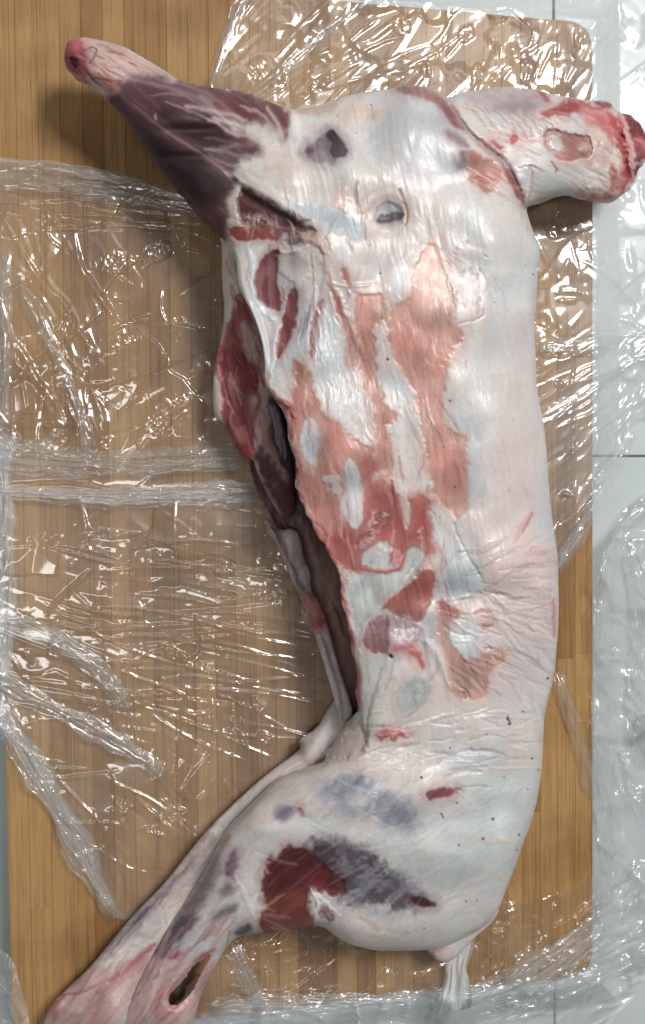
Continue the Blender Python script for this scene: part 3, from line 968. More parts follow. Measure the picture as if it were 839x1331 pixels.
    # ---- the opened breast
    p.poly([(314, 240), (331, 251), (358, 271), (388, 289), (414, 302), (402, 309), (382, 303), (366, 304), (350, 298), (330, 298), (314, 292), (309, 270)], (84, 45, 44), 4, 2, .97, rel=-8)
    p.line([(318, 248), (334, 259), (358, 277), (386, 294), (408, 304)], 12, (62, 36, 36), .45, rel=-2, rag=2)
    p.line([(306, 230), (345, 252), (380, 272), (402, 284)], 12, None, 0, rel=7)
    p.line(E([(180, 170), (260, 200), (330, 215), (400, 240)]), 7, (170, 140, 134), .5, rel=3, rag=3)
    p.poly(E([(180, 160), (300, 170), (350, 225), (250, 225), (170, 215)]), (188, 160, 154), 4, 4, .6, tex='frost')
    p.poly(E([(125, 232), (180, 213), (260, 223), (352, 238), (352, 272), (250, 282), (180, 277), (138, 255)]), (134, 60, 56), 2, 2, .95, rel=-3)
    p.poly(E([(358, 240), (430, 238), (442, 292), (380, 298)]), (120, 104, 110), 3, 2, .9, rel=-4)
    p.poly(E([(420, 240), (500, 235), (540, 300), (550, 350), (500, 300), (470, 290), (430, 260)]), (214, 180, 168), 4, 2, .85, rel=5)
    p.poly(E([(352, 308), (300, 330), (250, 400), (233, 460), (260, 530), (320, 582), (348, 586), (352, 530), (332, 470), (332, 380)]), (112, 48, 48), 2, 1.6, .96, rel=-4)
    p.poly(E([(300, 380), (325, 380), (315, 450), (290, 440)]), (150, 104, 104), 3, 2, .5)
    p.line(E([(290, 440), (280, 500), (300, 560)]), 4, (90, 34, 36), .6, rel=-1.5)
    p.poly(E([(417, 475), (428, 520), (416, 640), (380, 742), (336, 802), (324, 772), (350, 650), (375, 560), (380, 520)]), (132, 62, 60), 2, 1.6, .95, rel=-3)
    p.poly(E([(500, 560), (532, 518), (522, 600), (492, 780), (468, 792), (474, 700)]), (160, 90, 92), 2.5, 2, .85, rel=-2)
    p.poly(E([(330, 330), (440, 300), (500, 400), (480, 470), (400, 470), (340, 430)]), (214, 204, 198), 5, 3, .8, rel=3)
    p.line(E([(490, 330), (500, 400), (500, 470)]), 3, (214, 160, 132), .7, rel=2)
    p.line(E([(505, 480), (500, 560), (520, 600)]), 4, (222, 206, 200), .7, rel=2.5)
    p.line(E([(545, 350), (570, 450), (620, 560), (660, 660), (710, 760), (720, 800)]), 7, (218, 192, 182), .8, rel=2, rag=2)
    p.line(E([(480, 240), (520, 300), (560, 400), (570, 460)]), 5, (196, 160, 152), .5, rel=-.6)
    p.poly(E([(558, 465), (600, 530), (640, 620), (680, 700), (690, 839), (640, 839), (640, 740), (620, 660), (580, 550)]), (192, 120, 104), 2.5, 2, .9, rel=-2)
    p.poly(E([(610, 390), (640, 390), (668, 480), (650, 500)]), (186, 112, 100), 2.5, 2, .85, rel=-2)
    p.line(E([(560, 460), (640, 480), (740, 470)]), 3, None, 0, rel=1.5)
    p.line([(305, 325), (309, 352), (312, 378), (325, 406), (338, 435), (346, 470)], 9, (206, 212, 216), .7, rel=3)
    p.line(E([(530, 380), (535, 440), (520, 520)]), 6, (172, 164, 176), .6, rel=-1.5)
    p.line(E([(350, 300), (345, 330), (420, 330), (470, 300)]), 4, (224, 214, 208), .6, rel=2)
    p.line(E([(300, 600), (340, 640), (330, 740), (310, 839)]), 7, (214, 218, 220), .6, rel=2)
    p.line(E([(215, 330), (235, 380), (225, 470), (250, 560), (310, 620)]), 9, (200, 208, 216), .7, rel=2)
    for k in range(15):
        q0 = 505 + 14 * k + rng.uniform(-9, 9)
        ya, yb = rng.uniform(-120, 90), rng.uniform(200, 330 + 11 * k)
        p.line(F([(q0 - 28, ya), (q0 + rng.uniform(-6, 6), (ya + yb) / 2), (q0 + 30, yb)]), rng.uniform(1.6, 4), (176, 188, 196), .4, rel=-rng.uniform(.2, .9), rag=2)
    for k in range(6):
        q0 = 438 + 9 * k + rng.uniform(-4, 4)
        y0 = rng.uniform(540, 630)
        p.line(E([(q0 + 10, y0), (q0, y0 + 50), (q0 - 10, y0 + rng.uniform(70, 120))]), rng.uniform(1.5, 3), (120, 116, 126), .6, rel=-.6)
    # ---- rib wall: stripes of lean between white membrane
    lean = [(379, 469), (391, 472), (403, 490), (412, 522), (427, 543), (451, 558), (466, 576), (486, 585), (490, 600), (505, 625), (512, 640), (530, 655), (550, 640),
            (563, 650), (561, 690), (556, 715), (542, 735), (548, 760), (530, 745), (510, 712), (490, 715), (475, 740), (460, 745), (444, 735), (419, 707), (401, 674),
            (391, 650), (382, 630), (382, 600), (375, 560), (372, 540), (384, 500)]
    p.poly(lean, (190, 121, 108), 3.2, 3, .93, rel=-1.6)
    p.poly([(440, 690), (480, 650), (505, 620), (520, 650), (560, 640), (560, 700), (545, 740), (510, 715), (475, 742), (450, 735), (425, 705)], (164, 80, 77), 11, 5, .85)
    p.poly([(465, 600), (488, 590), (510, 640), (505, 690), (480, 690), (470, 640)], (176, 98, 92), 8, 5, .7)
    p.poly([(400, 610), (440, 640), (450, 680), (430, 700), (404, 670)], (190, 120, 106), 8, 4, .55)
    big = G([(155, 410), (200, 380), (260, 340), (268, 250), (300, 130), (370, 105), (400, 200), (420, 350), (440, 470), (478, 520), (468, 562), (425, 590), (410, 680), (395, 760)]) + \
        [(576, 530), (580, 554), (590, 565), (606, 564), (603, 584), (608, 608), (608, 636), (606, 667), (593, 678), (581, 662), (566, 650), (560, 635), (557, 608), (551, 575),
         (544, 546), (539, 510), (528, 490), (514, 471), (505, 441), (503, 420)]
    p.poly(big, (206, 150, 136), 3.6, 3, .95, rel=-1.8)
    p.poly(G([(270, 330), (300, 130), (360, 60), (400, 120), (430, 240), (430, 420), (380, 400), (300, 420)]), (214, 172, 160), 16, 4, .75)
    p.poly(G([(180, 430), (330, 480), (420, 600), (380, 700), (260, 680), (180, 560)]), (198, 126, 114), 12, 4, .6)
    p.poly(H([(250, 130), (320, 120), (325, 260), (400, 300), (420, 520), (350, 560), (270, 480)]), (196, 128, 116), 10, 4, .5)
    strip = [(460, 388), (478, 384), (501, 384), (503, 420), (496, 411), (486, 417), (484, 441), (490, 483), (493, 506), (501, 530), (513, 534), (514, 546), (499, 552),
             (507, 566), (507, 599), (511, 614), (505, 628), (490, 603), (487, 584), (486, 540), (478, 515), (472, 489), (464, 459), (461, 420)]
    p.poly(strip, (200, 138, 122), 3, 2.8, .94, rel=-1.8)
    p.poly(G([(75, 390), (125, 430), (150, 470), (150, 430), (110, 390)]), (226, 200, 178), 6, 2, .7)
    p.poly(G([(150, 200), (240, 190), (260, 300), (200, 350), (140, 330)]), (222, 222, 228), 12, 3, .8)
    p.poly(G([(0, 300), (140, 300), (150, 345), (0, 355)]), (222, 196, 190), 4, 3, .7, rel=2)
    p.poly(G([(150, 350), (215, 370), (200, 410), (160, 440)]), (220, 186, 182), 4, 3, .8, tex='frost')
    # torn edge of membrane to the right of the lean
    p.poly(G([(420, 90), (540, 200), (600, 320), (570, 430), (460, 480), (420, 400), (410, 250)]), (220, 204, 202), 11, 7, .7)
    p.line(G([(445, 478), (490, 462), (540, 458), (575, 430)]), 3.2, (192, 156, 154), .6, rel=-1.2)
    p.line(G([(420, 300), (440, 400), (440, 470)]), 3, (200, 168, 162), .5, rel=-.8)
    p.line(G([(540, 200), (560, 260), (595, 310), (570, 345)]), 2.5, (200, 170, 168), .5, rel=-.6)
    for k in range(16):
        qx, qy = rng.uniform(415, 590), rng.uniform(100, 440)
        p.line(G([(qx, qy), (qx + rng.uniform(-12, 12), qy + rng.uniform(8, 26))]), 2.4, (196, 152, 156), .5, rel=-1)
    # whites inside the lean
    p.poly(F([(448, 400), (480, 378), (512, 400), (524, 470), (512, 592), (490, 604), (458, 560), (438, 500)]), (196, 204, 210), 2.2, 1.5, .95, rel=1)
    p.poly(F([(490, 390), (515, 400), (526, 450), (515, 480)]), (224, 200, 188), 3, 1.5, .6)
    p.poly([(453, 592), (463, 603), (469, 627), (475, 650), (475, 668), (468, 690), (452, 680), (440, 656), (450, 633), (446, 609)], (202, 208, 210), 2.2, 2, .95, rel=1)
    p.poly(F([(520, 650), (600, 625), (615, 710), (570, 700)]), (216, 204, 200), 2.5, 3.5, .9, rel=1)
    p.poly(I([(618, 55), (652, 100), (684, 200), (684, 282), (660, 304), (630, 180)]), (216, 204, 198), 2, 1.6, .93, rel=1)
    p.poly(I([(520, 60), (590, 30), (580, 70), (530, 110)]), (206, 200, 198), 4, 4, .8)
    p.poly(I([(505, 235), (600, 188), (622, 220), (540, 300), (495, 312)]), (208, 180, 180), 3, 3, .9, tex='frost', rel=1.2)
    p.poly(I([(430, 350), (500, 320), (560, 300), (520, 350), (440, 400)]), (206, 180, 182), 3, 3, .7, tex='frost', rel=1)
    p.poly(I([(700, 320), (740, 280), (735, 330), (705, 345)]), (216, 190, 188), 3, 2, .8, tex='frost')
    p.poly(I([(498, 372), (590, 348), (618, 390), (590, 452), (550, 462), (478, 442), (466, 410)]), (190, 198, 198), 2.4, 2, .94, rel=-2)
    p.poly(I([(462, 500), (560, 488), (640, 480), (655, 400), (690, 363), (738, 390), (742, 440), (700, 500), (575, 610), (540, 632), (500, 680), (470, 720), (460, 839), (430, 839),
              (405, 600), (440, 560)]), (192, 199, 197), 2.4, 2, .94, rel=-1.5)
    p.poly(I([(480, 540), (520, 540), (540, 620), (500, 660), (470, 600)]), (216, 220, 214), 6, 3, .7)
    p.poly(I([(410, 600), (450, 560), (490, 600), (500, 660), (470, 720), (440, 700)]), (160, 166, 164), 6, 3, .6)
    p.line(I([(465, 465), (560, 480), (640, 470), (660, 400)]), 5, (176, 90, 88), .9, rel=2)
    p.poly(I([(590, 400), (640, 380), (640, 460), (600, 470)]), (176, 92, 90), 3, 2, .85, rel=1)
    p.line(I([(605, 80), (625, 200), (660, 310), (650, 390)]), 5, (168, 84, 80), .8, rel=2.4)
    p.line(I([(560, 490), (575, 600)]), 3, (222, 220, 214), .4, rel=1)
    p.line(I([(700, 470), (660, 520), (640, 560)]), 3, (222, 224, 222), .5, rel=1.5)
    # upper edge of the cut rib wall
    for pts, wd, cc in [([(165, 105), (240, 245), (262, 290)], 7, (214, 208, 206)), ([(250, 270), (310, 370), (360, 450)], 5, (190, 120, 118)),
                        ([(345, 450), (385, 560), (402, 660), (430, 780), (440, 839)], 6, (186, 116, 114))]:
        p.line(I(pts), wd, cc, .85, rel=1.5)
    p.line(F([(345, 300), (372, 350), (385, 430), (405, 520), (425, 590)]), 6, (214, 196, 188), .8, rel=1.5)
    p.line(F([(250, 182), (285, 205), (295, 265), (345, 300)]), 5, (226, 220, 214), .8, rel=2)
    p.poly(I([(345, 470), (430, 450), (440, 520), (400, 600), (370, 540)]), (176, 150, 148), 5, 4, .6, tex='frost')
    r = np.random.default_rng(76)
    for k in range(120):
        q = r.uniform(3, len(RIB) - 9)
        i = int(q)
        pa = np.array(RIB[i]) * (1 - (q - i)) + np.array(RIB[i + 1]) * (q - i)
        tg = np.array(RIB[i]) - np.array(RIB[i + 1])
        tg = tg / (np.hypot(*tg) + 1e-6) * r.uniform(8, 26)
        pa = pa + (r.uniform(-2, 9), 0)
        dx = tg + (r.uniform(-2, 4), 0)
        p.line([tuple(pa + (-3, 0)), tuple(pa + dx * .5 + r.normal(0, 1.5, 2)), tuple(pa + dx)], r.uniform(2, 4.5), [(160, 72, 72), (186, 112, 106), (214, 190, 182), (140, 56, 58)][k % 4], .5, rel=r.uniform(-1.2, 1.6))
    # ---- the lean slab below the ribs
    p.poly(I([(772, 455), (792, 510), (762, 640), (742, 684), (690, 700), (585, 660), (550, 632), (622, 580), (720, 490)]), (172, 92, 82), 2.2, 2, .96, rel=1.6)
    p.poly(I([(730, 350), (800, 350), (805, 410), (750, 420)]), (182, 104, 98), 3, 3, .85)
    p.poly(I([(745, 420), (800, 400), (822, 470), (790, 560), (775, 480)]), (208, 170, 168), 3, 3, .75, tex='frost')
    p.poly(K([(318, 110), (400, 55), (412, 222), (422, 242), (296, 218)]), (158, 104, 108), 2.5, 2, .93, rel=-1.5)
    p.poly(K([(330, 90), (390, 80), (400, 150), (360, 180), (330, 150)]), (186, 160, 166), 5, 3, .7, tex='frost')
    p.poly(K([(402, 70), (418, 70), (424, 230), (408, 226)]), (86, 44, 48), 3, 1, .8, rel=-3)
    p.poly(K([(415, 60), (530, 95), (575, 110), (565, 172), (500, 212), (440, 235), (412, 150)]), (186, 150, 156), 3, 2.5, .92, rel=1.5)
    p.poly(K([(420, 60), (530, 95), (560, 110), (550, 160), (460, 200), (430, 150)]), (214, 208, 214), 4, 3, .9, tex='frost', rel=1)
    p.poly(K([(440, 200), (530, 190), (545, 215), (440, 238)]), (176, 96, 94), 4, 2, .7)
    p.poly(K([(505, 218), (552, 203), (584, 292), (560, 290), (545, 255)]), (192, 82, 76), 2.5, 2, .92, rel=1)
    p.poly(K([(560, 100), (640, 20), (655, 150), (620, 182), (570, 172)]), (194, 190, 200), 5, 4, .85)
    p.dot(508, 853, 3.0, (50, 34, 34), rel=-2)
    # ---- flank
    p.poly(J([(236, 430), (312, 478), (322, 512), (270, 530), (292, 600), (310, 680), (370, 704), (430, 658), (570, 655), (530, 702), (462, 742), (445, 839)]) +
           Lq([(456, 178), (400, 204), (295, 192), (288, 120), (258, 20)]) + [(573, 830), (566, 800)], (203, 150, 136), 2.6, 2.4, .93, rel=-1.5)
    p.poly(J([(236, 430), (290, 450), (322, 510), (270, 525), (240, 480)]), (172, 92, 92), 4, 3, .85)
    p.poly(Lq([(340, 110), (420, 110), (430, 170), (350, 180)]), (214, 186, 180), 4, 3, .7, tex='frost')
    p.poly(J([(290, 550), (400, 540), (420, 620), (370, 700), (310, 660), (285, 600)]), (206, 214, 218), 4, 2, .9, rel=1)
    p.poly(J([(395, 490), (450, 470), (480, 500), (480, 560), (440, 555), (400, 520)]), (214, 184, 176), 5, 4, .7)
    p.line(J([(390, 500), (420, 475), (465, 490)]), 3.5, (176, 116, 110), .75, rel=-2)
    p.line(J([(425, 545), (450, 550), (475, 545)]), 3.5, (170, 104, 100), .75, rel=-2)
    p.poly(J([(245, 190), (340, 230), (440, 350), (420, 420), (330, 445), (250, 425)]), (178, 194, 202), 10, 4, .75)
    p.poly(J([(190, 60), (215, 20), (300, 100), (380, 250), (340, 330), (260, 220)]), (218, 222, 222), 4, 2, .6)
    p.line(J([(300, 95), (330, 180), (390, 290), (430, 350)]), 2.6, (170, 176, 178), .6, rel=-2)
    for pts, dep in [
        ([(640, 268), (585, 290), (530, 335), (450, 385), (380, 430), (320, 450)], 5),
        ([(450, 425), (520, 485), (600, 492), (740, 450)], 3), ([(470, 445), (560, 535), (640, 562), (730, 625)], 4),
        ([(500, 520), (590, 622), (660, 700), (720, 765)], 4), ([(540, 545), (620, 612), (750, 622)], 3), ([(520, 640), (620, 682), (690, 742)], 3.4),
        ([(430, 440), (500, 560), (560, 640), (640, 690)], 3), ([(460, 400), (560, 430), (640, 420)], 2), ([(530, 350), (620, 330), (740, 345)], 2),
        ([(600, 300), (680, 268), (750, 275)], 2.4), ([(660, 215), (700, 235), (730, 268)], 2), ([(560, 560), (640, 640), (740, 690)], 2.5),
        ([(280, 350), (300, 420), (340, 440)], 2), ([(260, 370), (280, 440)], 2), ([(590, 380), (650, 395), (750, 395)], 2), ([(480, 470), (540, 500), (620, 520)], 2)]:
        p.line(J(pts), 3.4, (186, 172, 166), .4, rel=-dep * 0.42, rag=2.2)
        p.line([(a + 5, b - 4) for a, b in J(pts)], 5, None, 0, rel=dep * 0.3, rag=2.2)
    p.poly(J([(590, 160), (740, 180), (755, 420), (740, 640), (660, 560), (620, 350)]), (226, 196, 196), 18, 6, .55)
    p.line(J([(645, 50), (630, 90), (600, 140)]), 3, (186, 110, 122), .8)
    p.line(J([(740, 430), (735, 520), (742, 600)]), 5, (190, 112, 114), .75)
    p.poly(J([(640, 190), (720, 190), (730, 240), (660, 260)]), (220, 168, 170), 7, 4, .6)
    p.line(J([(570, 180), (590, 130), (640, 60)]), 6, (206, 140, 148), .45)
    # lower flank: membranes and creases in front of the thigh
    p.poly(K([(270, 220), (420, 245), (440, 300), (340, 440), (320, 620), (300, 480), (290, 360)]), (196, 198, 194), 5, 3, .8)
    p.poly(K([(500, 355), (585, 330), (598, 400), (560, 462), (480, 505), (462, 430)]), (166, 176, 176), 6, 2, .85, rel=-1.5)
    p.poly(K([(510, 370), (580, 350), (580, 400), (540, 440)]), (206, 212, 212), 3, 3, .6, tex='frost')
    for pts, dep, wd in [([(390, 300), (345, 430), (322, 540), (320, 630)], 6, 6), ([(565, 185), (600, 320), (602, 410), (560, 470), (500, 515)], 6, 6), ([(620, 220), (640, 300), (600, 360)], 4, 6),
                         ([(440, 250), (430, 330), (400, 400)], 3, 5), ([(300, 500), (310, 600), (330, 640)], 5, 6)]:
        p.line(K(pts), wd * 0.8, (176, 172, 168), .6, rel=-dep * 0.4)
    p.line(K([(590, 180), (650, 260), (690, 380)]), 10, (224, 218, 212), .6, rel=5)
    p.poly(K([(150, 660), (200, 600), (300, 500), (320, 640), (240, 690), (150, 695)]), (196, 178, 170), 6, 3, .85, rel=-9)
    p.poly(K([(368, 568), (440, 550), (504, 570), (502, 597), (430, 606), (368, 602)]), (196, 92, 92), 2.5, 3.5, .92, rel=3)
    p.poly(K([(400, 575), (470, 565), (470, 590), (410, 595)]), (222, 150, 142), 3, 3, .8, tex='frost', rel=2)
    p.line(K([(262, 250), (290, 350), (280, 420), (292, 482)]), 8, (172, 84, 88), .8)
    p.line(K([(320, 655), (420, 640), (520, 610)]), 7, (224, 216, 210), .5, rel=3)
    # ---- thigh
    p.poly(Mq([(360, 265), (450, 218), (600, 195), (700, 245), (800, 325), (839, 400), (810, 450), (700, 455), (620, 405), (560, 385), (460, 335), (395, 345)]), (146, 155, 171), 12, 6, 1.0, tex='cloud')
    p.poly(Mq([(400, 290), (470, 235), (600, 215), (620, 260), (500, 290)]), (120, 127, 148), 12, 5, .75)
    p.poly(Mq([(640, 250), (720, 280), (790, 340), (790, 420), (720, 430), (680, 350)]), (136, 136, 150), 10, 5, .75)
    p.poly(Mq([(530, 300), (620, 250), (660, 330), (640, 380), (560, 360)]), (214, 208, 204), 8, 5, .6, tex='frost')
    p.poly(Mq([(580, 390), (650, 370), (660, 430), (610, 440)]), (222, 200, 194), 6, 3, .7)
    p.poly(Mq([(195, 350), (240, 320), (285, 345), (255, 395), (205, 395)]), (100, 96, 118), 7, 2, .85)
    p.poly(Mq([(285, 335), (310, 340), (322, 372), (300, 378)]), (140, 80, 78), 3, 1.5, .8)
    p.poly(Lq([(178, 612), (205, 588), (345, 578), (330, 608), (230, 638), (192, 634)]), (126, 66, 72), 2.2, 1.5, .95, rel=-2)
    p.line(Lq([(330, 582), (400, 575), (460, 582)]), 3, (176, 160, 156), .6, rel=-2)
    for pts in [[(180, 460), (260, 450), (340, 455)], [(200, 430), (300, 440), (380, 420)], [(260, 540), (340, 510), (420, 515)], [(60, 410), (150, 395)], [(180, 470), (240, 468)],
                [(330, 430), (440, 425), (520, 440)], [(545, 130), (570, 170), (600, 220)]]:
        p.line(Lq(pts), 5, (188, 184, 180), .4, rel=-3)
    p.poly(Lq([(280, 420), (460, 410), (540, 440), (440, 510), (300, 480)]), (196, 206, 216), 12, 5, .7)
    p.poly(Lq([(400, 560), (640, 540), (650, 700), (560, 800), (400, 740), (350, 640)]), (204, 216, 216), 20, 6, .6)
    p.poly(Mq([(325, 475), (450, 478), (560, 488), (630, 545), (690, 612), (770, 690), (839, 715), (790, 765), (640, 770), (500, 755), (505, 660), (450, 620), (400, 580), (335, 520)]), (158, 164, 178), 18, 7, .9)
    p.poly(Mq([(325, 475), (450, 478), (560, 488), (630, 545), (690, 612), (770, 690), (820, 715), (790, 765), (640, 770), (500, 755), (505, 660), (450, 620), (400, 580), (335, 520)]), (88, 76, 86), 8, 6, .92, tex='marble', rel=-1.2)
    p.poly(Mq([(330, 500), (400, 480), (470, 520), (500, 590), (520, 660), (480, 690), (440, 620), (380, 570)]), (74, 54, 66), 6, 5, .75, tex='marble')
    p.poly(Mq([(480, 490), (600, 500), (690, 600), (680, 640), (600, 600), (520, 560)]), (88, 68, 80), 6, 5, .7, tex='frost')
    p.poly(Nq([(180, 330), (300, 350), (360, 420), (280, 440), (200, 400)]), (112, 106, 124), 9, 5, .6, tex='marble')
    cut = O([(553, 470), (560, 425), (600, 358), (640, 335), (730, 345), (800, 400), (850, 440)]) + Mq([(450, 628), (508, 658), (505, 712), (440, 725), (384, 692), (345, 690), (335, 750), (345, 790)]) + \
        O([(752, 640), (772, 690), (745, 720), (660, 735), (540, 735), (535, 690), (562, 620), (528, 520)])
    p.poly(cut, (96, 36, 38), 3.2, 3, .98, rel=-5)
    p.poly(O([(525, 560), (600, 530), (740, 520), (760, 640), (780, 690), (700, 735), (535, 735), (545, 690), (566, 620)]), (132, 66, 58), 9, 2, .85)  # lower part of the cut lighter, its sheen painted into the meat colour
    p.poly(Mq([(350, 700), (385, 690), (430, 740), (470, 790), (480, 839), (380, 839), (360, 780)]), (198, 196, 194), 3, 3, .9, tex='frost', rel=3)
    p.poly(Mq([(390, 760), (440, 770), (470, 820), (440, 839), (400, 820)]), (120, 82, 92), 3, 3, .85, tex='marble', rel=-2)
    p.line(Mq([(350, 690), (385, 740), (370, 839)]), 3, (228, 226, 222), .7, rel=2)
    p.poly(Nq([(272, 466), (310, 453), (360, 463), (402, 490), (360, 502), (310, 497)]), (82, 40, 48), 2.4, 1.4, .96, rel=-2)
    p.poly(Nq([(0, 540), (130, 560), (240, 600), (360, 640), (280, 680), (100, 690), (0, 640)]), (216, 196, 188), 12, 5, .7)
    p.line(Nq([(60, 540), (130, 570), (150, 610)]), 6, (206, 164, 154), .5, rel=1)
    p.poly(Nq([(128, 612), (180, 610), (196, 625), (170, 636), (130, 630)]), (230, 226, 214), 2, 1, .9, rel=1.5)
    p.poly(Nq([(200, 618), (238, 615), (232, 632), (200, 636)]), (226, 216, 206), 2, 1, .8)
    p.line(Nq([(470, 238), (540, 215), (640, 205), (720, 210)]), 8, (222, 200, 192), .6)
    p.dot(655, 1092, 4.5, (226, 208, 190), .8, rel=2)
    p.poly(Nq([(600, 540), (660, 480), (720, 360), (760, 280), (770, 330), (700, 480), (640, 570)]), (212, 192, 192), 7, 3, .6)
    # ---- near shank
    p.poly(O([(376, 425), (400, 368), (432, 352), (446, 400), (432, 462), (388, 474)]), (112, 84, 100), 4, 2, .9)
    p.poly(O([(340, 530), (400, 485), (436, 520), (370, 575)]), (122, 110, 122), 7, 2, .8)
    p.poly(O([(310, 650), (380, 602), (436, 588), (424, 640), (330, 680)]), (118, 110, 122), 6, 2, .85)
    p.poly(O([(412, 715), (490, 668), (505, 712), (440, 732)]), (62, 58, 68), 4, 2, .92, rel=-2)
    p.poly(O([(200, 590), (300, 440), (350, 340), (370, 400), (300, 560), (200, 740), (80, 839), (60, 800)]), (122, 108, 114), 8, 2, .75)
    p.poly(Q([(548, 452), (620, 378), (720, 285), (775, 290), (740, 352), (690, 425), (620, 485), (575, 498)]), (98, 82, 92), 4, 1.5, .93)
    p.poly(Q([(618, 490), (680, 452), (704, 478), (640, 508)]), (172, 64, 80), 4, 2, .9)
    p.poly(Q([(690, 440), (839, 330), (839, 440), (720, 500), (690, 490)]), (190, 194, 196), 8, 3, .7)
    p.poly(O([(345, 300), (380, 280), (400, 310), (370, 360), (345, 350)]), (208, 168, 152), 6, 2, .7)
    p.poly(Q([(820, 455), (750, 490), (690, 570), (630, 650), (640, 700), (690, 690), (770, 600), (800, 520)]), (120, 66, 66), 5, 3, .75, rel=-4)
    for pts in [[(250, 640), (340, 600), (440, 540)], [(230, 740), (330, 680), (440, 620)], [(150, 780), (220, 720), (290, 640)], [(420, 470), (470, 560), (500, 640)]]:
        p.line(O(pts), 6, (206, 208, 208), .6, rel=1.5)
    p.poly(Q([(480, 600), (560, 500), (640, 520), (760, 500), (839, 470), (839, 700), (760, 839), (380, 839), (430, 720)]), (206, 170, 166), 9, 3, .85)
    p.line(Q([(839, 448), (760, 490), (690, 560), (640, 640), (600, 660)]), 6, (178, 98, 96), .75, rel=2)
    p.line(Q([(640, 590), (590, 660), (570, 740)]), 7, (196, 110, 112), .6, rel=-2)
    p.line(Q([(550, 490), (500, 575), (445, 700), (430, 775)]), 6, (120, 60, 64), .8, rel=-4)
    p.line(Q([(600, 540), (560, 640), (520, 740)]), 8, (214, 186, 180), .7, rel=3)
    p.poly(Q([(560, 690), (640, 660), (700, 690), (640, 760), (560, 750)]), (204, 150, 148), 6, 3, .7, rel=1)
    p.poly(Q([(690, 480), (760, 500), (700, 590), (640, 630), (620, 600)]), (198, 176, 172), 6, 3, .7)
    # ---- random strands of membrane and small wrinkles
    r = np.random.default_rng(77)
    def strand(cx, cy, ang, ln, wd, c, a, rel):
        ang = R(ang)
        k = r.normal(0, 0.12) * ln
        dx, dy = math.cos(ang) * ln / 2, math.sin(ang) * ln / 2
        p.line([(cx - dx, cy - dy), (cx - dy / ln * k, cy + dx / ln * k), (cx + dx, cy + dy)], wd, c, a, rel=rel, rag=1.2)
    for k in range(110):
        strand(r.uniform(385, 605), r.uniform(430, 740), r.normal(82, 14), r.uniform(14, 50), r.uniform(1.6, 4), [(216, 176, 166), (222, 206, 198), (168, 92, 86), (204, 150, 138)][k % 4], .38, r.uniform(-.6, 1.0))
    for k in range(110):
        cx, cy = r.uniform(585, 722), r.uniform(690, 900)
        f = (cy - 700) / 170
        strand(cx, cy, -28 + 62 * f + r.normal(0, 10), r.uniform(14, 46), r.uniform(2.0, 3.6), [(182, 160, 154), (214, 186, 184), (176, 176, 174)][k % 3], .36, r.choice([-1.8, 1.5, -1.1]))
    for k in range(46):
        strand(r.uniform(470, 690), r.uniform(925, 1010), r.normal(-4, 10), r.uniform(20, 60), r.uniform(2, 4), [(186, 180, 176), (224, 220, 216)][k % 2], .35, r.choice([-1.8, 1.4]))
    for k in range(70):
        cx = r.uniform(150, 300)
        cy = r.uniform(1170, 1335)
        strand(cx, cy, r.normal(-56, 8), r.uniform(22, 70), r.uniform(2, 4.5), [(216, 190, 184), (184, 112, 112), (196, 150, 146), (150, 84, 88)][k % 4], .42, r.uniform(-1.8, 1.8))
    for k in range(60):
        strand(r.uniform(300, 480), r.uniform(250, 470), r.normal(82, 16), r.uniform(12, 36), r.uniform(1.6, 3.4), [(222, 214, 208), (170, 160, 164), (206, 160, 150), (150, 120, 124)][k % 4], .4, r.uniform(-1.6, 1.8))
    for k in range(46):
        strand(r.uniform(600, 800), r.uniform(120, 255), r.normal(24, 12), r.uniform(16, 46), r.uniform(1.8, 3.6), [(170, 148, 148), (220, 206, 200), (190, 120, 116)][k % 3], .4, r.uniform(-1.6, 1.4))
    for k in range(34):
        strand(r.uniform(95, 160), r.uniform(60, 110), r.normal(32, 12), r.uniform(10, 30), r.uniform(1.6, 3), [(214, 186, 180), (160, 96, 94), (120, 70, 70)][k % 3], .4, r.uniform(-1.2, 1.2))
    for k in range(60):
        strand(r.uniform(330, 640), r.uniform(1010, 1220), r.normal(-12, 20), r.uniform(20, 60), r.uniform(2, 5), [(216, 218, 216), (176, 182, 192)][k % 2], .3, r.uniform(-.8, .8))
    p.line([(330, 1075), (420, 1080), (520, 1098), (600, 1110)], 24, (212, 216, 214), .55, rel=2)
    # ---- specks of dirt and hair
    for a, b, r in [(482.5, 136, 1.4), (694, 356, 1.6), (495, 355.5, 1.6), (643, 393, 1.2), (585, 521, 2), (504.5, 467, 2.6), (578, 581, 1.6), (591.5, 633, 1.8), (712, 882, 4), (659, 934, 1.8),
                    (662, 941, 2.4), (641.5, 1064.5, 2.4), (655, 1009, 1.2), (585, 972, 1.4), (548, 1011, 2.6), (692, 986, 1.6), (686, 1026, 1.5), (628, 1090, 2.4), (675, 1085, 2), (552, 1206, 1.6), (620, 1170, 1.6),
                    (700, 1000, 1.5), (672, 1105, 1.6), (668, 1130, 1.4), (606, 1172, 2), (530, 1212, 1.3), (594, 1043, 1.8), (595, 1030, 1.6), (597, 1098, 2), (633, 861, 1.4), (603, 900, 2), (778, 185, 1.4),
                    (440, 130, 1.2), (463, 172, 1.4), (439, 150, 1.2), (425, 546, 1.6), (680, 925, 1.4), (633, 955, 1.6), (470, 1010, 1.2), (574, 1058, 2.2), (576, 1062, 2)]:
        p.dot(a, b, r * (0.5 if r > 3 else 0.78), (70, 52, 48), .75)
